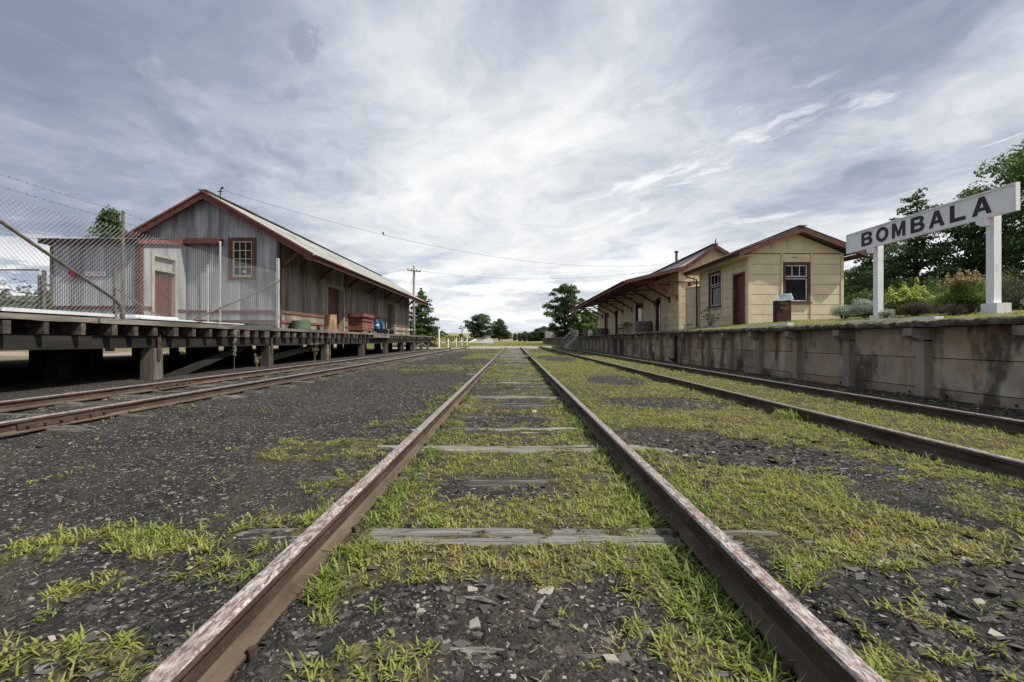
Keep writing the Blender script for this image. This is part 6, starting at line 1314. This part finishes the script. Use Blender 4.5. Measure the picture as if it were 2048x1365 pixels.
rsb = np.random.RandomState(4); mb = MB(); bl = []
for i in range(12):
    a_ = i*2.4; rr = rsb.uniform(.10, .33); h_ = rsb.uniform(.25, .66); e = (rr*math.cos(a_), rr*math.sin(a_), h_); mb.tube([(7.35, 17, zz), (7.35+e[0]*.5, 17+e[1]*.5, zz+h_*.55), (7.35+e[0], 17+e[1], zz+h_)], [.010, .006, .003], 4); bl += [(e[0], e[1], h_, .075, .07), (e[0]*.75, e[1]*.75, h_*.75, .07, .06)]
mb.build('stem', 'bark', pp, origin=(7.35, 17, zz)); P_, d_, idx, r_ = crown_pts(bl, 950, rsb); leaf_mesh('foliage', 'leaf_bush', P_, d_, .019, rsb, .35+rsb.normal(0, .15, 950), pp, (7.35, 17, zz), aspect=.4)
bush('barrel_plant', 'leafy green plant spilling from a half barrel on the far platform', 7.9, 48.5, 1.85, .8, 1.0, 1800, .06, 38, 'leaf_bush', stems=10, cat='plant')
# edging kerbs of the garden bed
k1 = MB().box(6.75, 6.9, 11.2, 13.2, 1.12, PZ(6.85, 12)+.05).build('bed_edging', 'white_sheet'); tag(k1, 'pale concrete edging strip in the grass nearest the small building', 'edging', 'edging strips of the garden bed')
k2 = MB().box(6.85, 7.0, 7.4, 9.3, 1.12, PZ(6.9, 8.4)+.035).build('bed_edging', 'white_sheet'); tag(k2, 'pale concrete edging strip in front of the brown heath shrubs', 'edging', 'edging strips of the garden bed')
# turf on the platform top
rs = np.random.RandomState(12); gp = []
for (y0, y1, x0, x1, pm, L, W) in [(5.4, 12, 6.0, 8.8, 300, .040, .006), (12, 20, 6.0, 8.5, 170, .05, .009), (20, 26, 6.1, 8.4, 20, .05, .012)]:
    n_ = int((y1-y0)*(x1-x0)*pm); x_ = rs.uniform(x0, x1, n_); y_ = rs.uniform(y0, y1, n_); k_ = fbm(x_*3, y_*1.2, 66, 4)+.12*(x_ > 6.3)-.06 > rs.uniform(.38, .62, n_); x_, y_ = x_[k_], y_[k_]
    gp.append(blades(x_, y_, np.where(x_ < 6.3, np.interp(y_, [0, 5.2, 11.3, 19.6, 30], [1.12, 1.13, 1.15, 1.19, 1.19])+.01, plat_z(x_, y_)-.0), 6, np.full(len(x_), L), W, rs, -.02+.45*fbm(x_*1.5, y_*1.5, 67, 3)))
join_blades('platform_grass', gp, 'grass')
# grass tussocks and weeds
def tussock(label, x, y, n, L, seed, W=.008, lean=(.05, 1.0)):
    rs = np.random.RandomState(seed); b = blades(x+rs.normal(0, L*.35, n), y+rs.normal(0, L*.25, n), np.full(n, .0), 6, np.full(n, L), W, rs, .55+rs.normal(0, .12, n), lean=lean)
    o = join_blades('grass_tussock', [b], 'grass', kind=None); tag(o, label, 'grass tuft', 'tall grass tufts beside the rails')
tussock('big bright grass tuft overhanging the inner rail of the right-hand track', 2.92, 4.75, 60, .17, 61, .010); tussock('dark green grass tuft spilling over the far right centre rail', .72, 20.4, 50, .26, 62, .02)
tussock('small green tuft at the start of the right-hand rail near the crossing', 2.9, 33, 40, .3, 63, .03)
for k, (x, y, H, lb) in enumerate([(-7.30, 11.9, 1.0, 'tall pale weed stalk standing against the dark deck front'), (-7.2, 16.5, .75, 'dry weed stalks in front of the deck beside a post'), (-7.1, 12.6, .42, 'short dry weed by the deck between rail and post'), (-7.15, 17.6, .5, 'bent dry weed stems beyond the taller stalks')]):
    rs = np.random.RandomState(70+k); mb = MB(); t = thing('weed', lb, 'weed', (x, y, 0), 'dry weeds along the deck'); tips = []
    for i in range(5 if k else 3):
        a_ = rs.uniform(0, 6.28); r0 = rs.uniform(.02, .22)*H*(1 if k else .25); h_ = H*rs.uniform(.6, 1); e = Vector((x+r0*math.cos(a_), y+r0*math.sin(a_), h_)); mb.tube([(x, y, -.02), (x+.3*r0*math.cos(a_), y+.3*r0*math.sin(a_), h_*.55), e], [.007, .005, .003], 4); tips.append(e-Vector((x, y, 0)))
    mb.build('stalk', 'dry_grass', t); P_, d_, idx, r_ = crown_pts([(*e, .05, .09) for e in tips]+[(e.x*.6, e.y*.6, e.z*.7, .05, .1) for e in tips], 260, rs); leaf_mesh('seed_heads', 'leaf_silver' if k == 0 else 'dry_grass', P_, d_, .014, rs, .6+rs.normal(0, .2, 260), t, (x, y, 0), aspect=.4)
# trees and bushes in the distance
tree('conical_tree', 'pointed dark green tree rising behind the flat annex roof', -26.6, 30, .3, 8.6, 1.9, 'poplar', 9000, .10, 41, 'leaf_dark', 'trees behind the goods shed')
tree('conical_tree', 'tree partly hidden behind the far end of the goods shed', -11.0, 54, .0, 6.9, 2.7, 'cone', 9000, .12, 42, 'leaf_mid', 'trees behind the goods shed', base=.02)
tree('bushy_tree', 'left one of two rounded trees beyond the loading ramp', -9.0, 122, 1.0, 6.2, 4.6, 'round', 13000, .16, 43, 'leaf_far', 'rounded trees beyond the ramp', base=.02)
tree('bushy_tree', 'right one of two rounded trees beyond the loading ramp', -4.0, 128, .8, 5.9, 4.2, 'cone', 12000, .17, 44, 'leaf_far', 'rounded trees beyond the ramp', base=.02)
tree('plane_tree', 'large full-leaved tree standing beyond the far end of the station verandah', 8.8, 78, .3, 9.8, 3.7, 'round', 20000, .13, 45, 'leaf_mid', base=.02)
tree('plane_tree', 'lower leafy tree half hidden below the verandah end', 11.6, 74, .3, 5.4, 2.6, 'round', 5000, .15, 46, 'leaf_mid', base=.02)
tree('gum_tree', 'hazy rounded gum tree seen between verandah struts and big tree', 27, 150, 1, 8.5, 5.0, 'round', 4500, .32, 47, 'leaf_far', base=.1)
far_specs = []
rsf = np.random.RandomState(77); protos = []
for k, (u, Y, H, W) in enumerate([(1030, 330, 5.0, 3.6), (1040, 240, 4.6, 3.4), (1050, 230, 5.2, 3.4), (1062, 215, 5.6, 3.6), (1075, 205, 6.3, 4), (1086, 190, 6.0, 4), (1090, 260, 9, 5), (1099, 300, 9.5, 5.5),
                                  (858, 300, 8.5, 6), (868, 320, 9.0, 6), (878, 260, 5, 5), (850, 280, 8, 6), (842, 250, 7.5, 5), (1112, 210, 7.5, 5), (1150, 150, 6.5, 4), (1180, 160, 7, 4.2), (893, 380, 6, 6), (922, 400, 5.5, 6), (1013, 420, 7, 5)]):
    x, y, _ = at(u, 680, Y); z = float(gz(x, y))-.3
    if k < 3: protos.append(tree('distant_tree', 'x', x, y, z, H, W*.62, 'round', 2600, .26, 80+k, 'leaf_far', 'distant trees along the horizon', base=.01)); t = protos[-1]
    else:
        s_ = protos[k % 3]; t = shift_tree(s_, Vector((x, y, z))-s_.location, rotz=k*1.3, scale=H/5.0); t.scale = (H/5.0*(1.25+.25*math.sin(k*2.1)), H/5.0*1.3, H/5.0*(.9+.12*math.sin(k*3.7)))
    t['label'] = ['distant tree at the left end of the low clump beyond the tracks', 'distant tree second in the low clump beyond the tracks', 'distant tree in the middle of the low clump beyond the tracks', 'distant rounded tree right of the middle of the low clump', 'taller distant tree near the right end of the low clump', 'distant tree touching the far end of the platform', 'distant pale tree high on the slope over the platform end', 'distant tree on the horizon left of the plane tree',
                  'distant tree in the low dark group right of the utility pole', 'distant tree at the right of the dark group near the white post', 'small distant tree behind the white chain posts', 'distant tree at the left of the dark group near the pole', 'distant tree hard against the goods shed gutter end', 'distant tree behind the low far hut roof', 'distant bush under the left side of the plane tree', 'distant bush under the right side of the plane tree', 'faint distant tree on the horizon above the paddock posts', 'faint distant tree on the horizon near the rounded trees', 'faint tree beside the bare hill field'][k]
tb = thing('dead_tree', 'thin bare dead tree standing alone on the straw bank', 'tree', (-12.2, 108, 1)); mb = MB(); mb.tube([(-12.2, 108, .8), (-12.25, 108, 2.4), (-12.0, 108, 3.6)], [.12, .09, .03], 6)
for a_, b_ in (((-12.2, 108, 2.3), (-12.7, 108.2, 3.5)), ((-12.2, 108, 2.6), (-11.6, 107.8, 3.5)), ((-12.1, 108, 3.0), (-12.5, 108, 3.9)), ((-12.05, 108, 3.2), (-11.7, 108, 3.9))): mb.tube([a_, b_], [.05, .02], 5)
mb.build('trunk', 'bark', tb); P_, d_, idx, r_ = crown_pts([(-.4, 0, 2.5, .35, .3), (.4, 0, 2.6, .35, .3), (-.2, 0, 3.0, .3, .25)], 300, rsf); leaf_mesh('crown', 'leaf_far', P_, d_, .07, rsf, .5+0*r_, tb, (-12.2, 108, 1))
# wooded rise far to the left: reads as one mass
rs = np.random.RandomState(91); n_ = 26000; X = -rs.uniform(60, 330, n_); Y = 90+rs.normal(0, 14, n_)-X*.25; hz = 7.5+5.5*fbm(X*.045, Y*.03, 92, 4); Z = hz*rs.uniform(.0, 1, n_)**.6
tint = .35+rs.normal(0, .12, n_)
tag(leaf_mesh('woodland', 'leaf_far', np.stack([X, Y, Z+1.5], 1), np.tile([0, -.4, .6], (n_, 1)), .75, rs, tint, None, (0, 0, 0)), kind='stuff')
n_ = 16000; X = rs.uniform(14, 60, n_); Y = 28+rs.normal(0, 3, n_)+X*.3; hz = 3.2+2.2*fbm(X*.15, Y*.1, 93, 4); Z = 1.1+hz*rs.uniform(0, 1, n_)**.6
tag(leaf_mesh('thicket', 'leaf_dark', np.stack([X+6, Y, Z], 1), np.tile([-.3, -.4, .6], (n_, 1)), .16, rs, .4+rs.normal(0, .12, n_), None, (0, 0, 0)), kind='stuff')
# straw-coloured tall grass on the bank beyond the crossing
rs = np.random.RandomState(95); dg = []
for (n_, x0, x1, y0, y1, L, W) in [(5000, -20, -9.3, 56, 110, .45, .05), (5000, -4.5, 6, 54, 150, .22, .05), (1500, -20, -13, 26, 48, .3, .03), (3500, -9.0, -2, 56, 100, .12, .04)]:
    x_ = rs.uniform(x0, x1, n_); y_ = y0+(y1-y0)*rs.rand(n_)**1.3; dg.append(blades(x_, y_, gz(x_, y_), 4, np.full(n_, L), W, rs, .0+.42*fbm(x_*.3, y_*.1, 96, 3), lean=(.1, .7)))
join_blades('bank_grass', dg, 'grass')
# ================================================================== yard furniture in the distance
up = thing('utility_pole', 'tall greenish wooden utility pole with crossarm behind the goods shed', 'utility pole', (-9.95, 45.5, 0))
MB().tube([(-9.95, 45.5, -.3), (-9.95, 45.5, 4.2), (-9.93, 45.5, 8.3)], [.15, .135, .11], 12).build('pole', 'pole_wood', up, smooth=True)
MB().beam((-10.55, 45.36, 7.80), (-9.25, 45.36, 7.64), .09, .09).build('crossarm', 'wood_dark', up)
for q in (0, .28, .72, 1): p = Vector((-10.5, 45.36, 7.84)).lerp(Vector((-9.3, 45.36, 7.69)), q); MB().lathe(p, [(.03, 0), (.05, .04), (.05, .12), (.02, .16)], 8).build('insulator', 'black_steel', up)
def wire(name, label, p, q, sag, r, n=30):
    p, q = Vector(p), Vector(q); pts = [p.lerp(q, i/n)-Vector((0, 0, sag*4*(i/n)*(1-i/n))) for i in range(n+1)]; o = MB().tube(pts, r, 4).build(name, 'black_steel'); return tag(o, label, 'wire', 'overhead wires')
wire('overhead_wire', 'long overhead wire from the goods shed ridge over to the station roof', (-10.84, 16.98, 6.45), (10.3, 30.5, 5.95), 1.11, .0055)
wire('overhead_wire', 'upper thin wire running right from the utility pole', (-9.3, 45.36, 7.74), (12.5, 40, 6.9), .75, .008)
wire('overhead_wire', 'lower thin wire running left behind the shed roof from the pole', (-10.5, 45.36, 7.92), (-40, 60, 7.5), .7, .010)
wire('overhead_wire', 'thin stay wire slanting from the pole top down to the left', (-9.93, 45.5, 7.4), (-12.5, 46, .0), .05, .010)
p_ = Vector((-10.84, 16.98, 6.45)).lerp(Vector((10.3, 30.5, 5.95)), .239)-Vector((0, 0, 1.11*4*.239*.761)); sb = thing('perched_bird', 'tiny dark bird perched on the long overhead wire', 'bird', p_)
MB().tube([p_+Vector(q) for q in ((-.03, 0, .13), (0, 0, .09), (.02, 0, .04), (.06, 0, -.05))], [.018, .035, .03, .008], 8).build('body', 'bird_black', sb, smooth=True)
# white chain fence
cf = thing('chain_fence', 'white posts linked by drooping white chain beyond the crossing', 'fence', (-7.8, 55, 0)); PS = [(-8.20, 50.2, 1.95, .075), (-7.22, 50.4, .93, .06), (-7.05, 56.0, 1.05, .06), (-6.9, 61, 1.05, .06), (-6.7, 66, 1.1, .06)]
for x, y, h_, r0 in PS: MB().tube([(x, y, -.1), (x, y, h_), (x, y, h_+.05)], [r0, r0, r0*.3], 8).build('fence_post', 'white_paint', cf)
for (x, y, h_, _), (x2, y2, h2, _) in zip(PS, PS[1:]):
    a_ = Vector((x, y, min(h_, .95)-.1)); b_ = Vector((x2, y2, min(h2, .95)-.1)); MB().tube([a_.lerp(b_, i/10)-Vector((0, 0, .30*4*(i/10)*(1-i/10))) for i in range(11)], .028, 6).build('chain', 'white_paint', cf)
o = MB(); o.tube([(-8.62, 49.8, -.05), (-8.62, 49.8, .95), (-8.35, 49.9, 1.12)], .06, 8); o = o.build('bent_rail_post', 'rust'); tag(o, 'bent rusty iron post beside the tallest white fence post', 'post')
for k in range(9):
    x = -9.9-k*.28+(k % 3)*.1; y = 66+k*3.2; h_ = 1.3; x = (868+k*8.5-1026.6)*y/910.2 if False else (893+k*4.6-1026.6)*y/910.2; z = float(gz(x, y))
    o = MB().box(x-.09, x+.09, y-.09, y+.09, z-.3, z+h_).build('paddock_post', 'wood_dark'); tag(o, 'dark fence post on the straw bank, '+['leftmost of the row', 'second from the left of the row', 'third from the left of the row', 'fourth from the left of the row', 'in the middle of the row', 'fourth from the right of the row', 'third from the right of the row', 'second from the right of the row', 'rightmost of the row'][k], 'fence post', 'dark posts along the straw bank')
# loading ramp bank
lr = thing('loading_ramp', 'whitewashed concrete loading ramp wall topped with grass in the distance', 'ramp', (-7.3, 108, 0))
rp = lambda a, d, z: (a, 104-d, z)
MB().poly([(-8.9, -.2), (-4.35, -.2), (-4.9, 1.05), (-5.9, 1.62), (-6.5, 1.15), (-8.3, 1.05)], 0, .4, rp).build('ramp_wall', 'white_sheet', lr)
MB().poly([(-8.35, 1.051), (-6.5, 1.151), (-5.9, 1.621), (-5.4, 1.45), (-5.6, 1.95), (-6.2, 1.95), (-6.9, 1.5), (-8.4, 1.35)], -.2, .55, rp).build('ramp_capping', 'coping', lr)
MB().add([(-8.9, 103.6, -.2), (-8.3, 103.6, 1.05), (-9.6, 92, -.2), (-9.6, 92, .0), (-9.1, 103.6, -.2), (-8.6, 103.6, 1.1), (-9.8, 92, -.2), (-9.8, 92, 0)], [(0, 1, 3, 2), (4, 6, 7, 5), (1, 5, 7, 3)]).build('wing_wall', 'white_sheet', lr)
MB().box(-14, -5.6, 104.21, 118, -.2, 1.3).build('ramp_fill', 'platform_dirt', lr)
# far hut
hu = thing('far_hut', 'small corrugated hut with pale roof at the far end of the platform', 'hut', (9.5, 100, 0))
MB().box(7.2, 9.2, 100, 104, 0, 2.8).build('wall', 'zinc', hu); MB().box(9.25, 13.2, 99, 103, 0, 2.2).build('wall', 'zinc_brown', hu)
MB().add([(9.0, 98.6, 2.35), (13.5, 98.6, 2.35), (13.5, 103.2, 3.0), (9.0, 103.2, 3.0), (9.0, 98.6, 2.25), (13.5, 98.6, 2.25), (13.5, 103.2, 2.9), (9.0, 103.2, 2.9)], [(0, 1, 2, 3), (7, 6, 5, 4), (0, 4, 5, 1), (1, 5, 6, 2), (2, 6, 7, 3), (3, 7, 4, 0)]).build('roof', 'zinc_roof', hu)
# rails beyond the crossing
ft = thing('far_track', 'continuing track beyond the dusty crossing leading to the trees', 'railway track', (0, 80, 0), 'tracks side by side through the station yard')
for x in (-.75, .75): MB().box(x-.035, x+.035, 55, 84, .02, .15).build('rail', ['rust'], ft)
ft2 = thing('far_track', 'curving far track to the right of the centre line past the crossing', 'railway track', (3, 80, 0), 'tracks side by side through the station yard')
for x in (2.98, 4.46): MB().add([(x-.035, 56, .02), (x+.035, 56, .02), (x+.035, 56, .15), (x-.035, 56, .15), (x-1.0-.035, 90, .02), (x-1.0+.035, 90, .02), (x-1.0+.035, 90, .15), (x-1.0-.035, 90, .15)], [(0, 1, 2, 3), (7, 6, 5, 4), (0, 4, 5, 1), (1, 5, 6, 2), (2, 6, 7, 3), (3, 7, 4, 0)]).build('rail', ['rust'], ft2)
cs_ = MB().box(-5, 4.5, 51.8, 52.3, -.05, .10).build('crossing_edge', 'white_sheet'); tag(cs_, 'pale concrete strip along the far side of the dusty crossing', 'kerb')
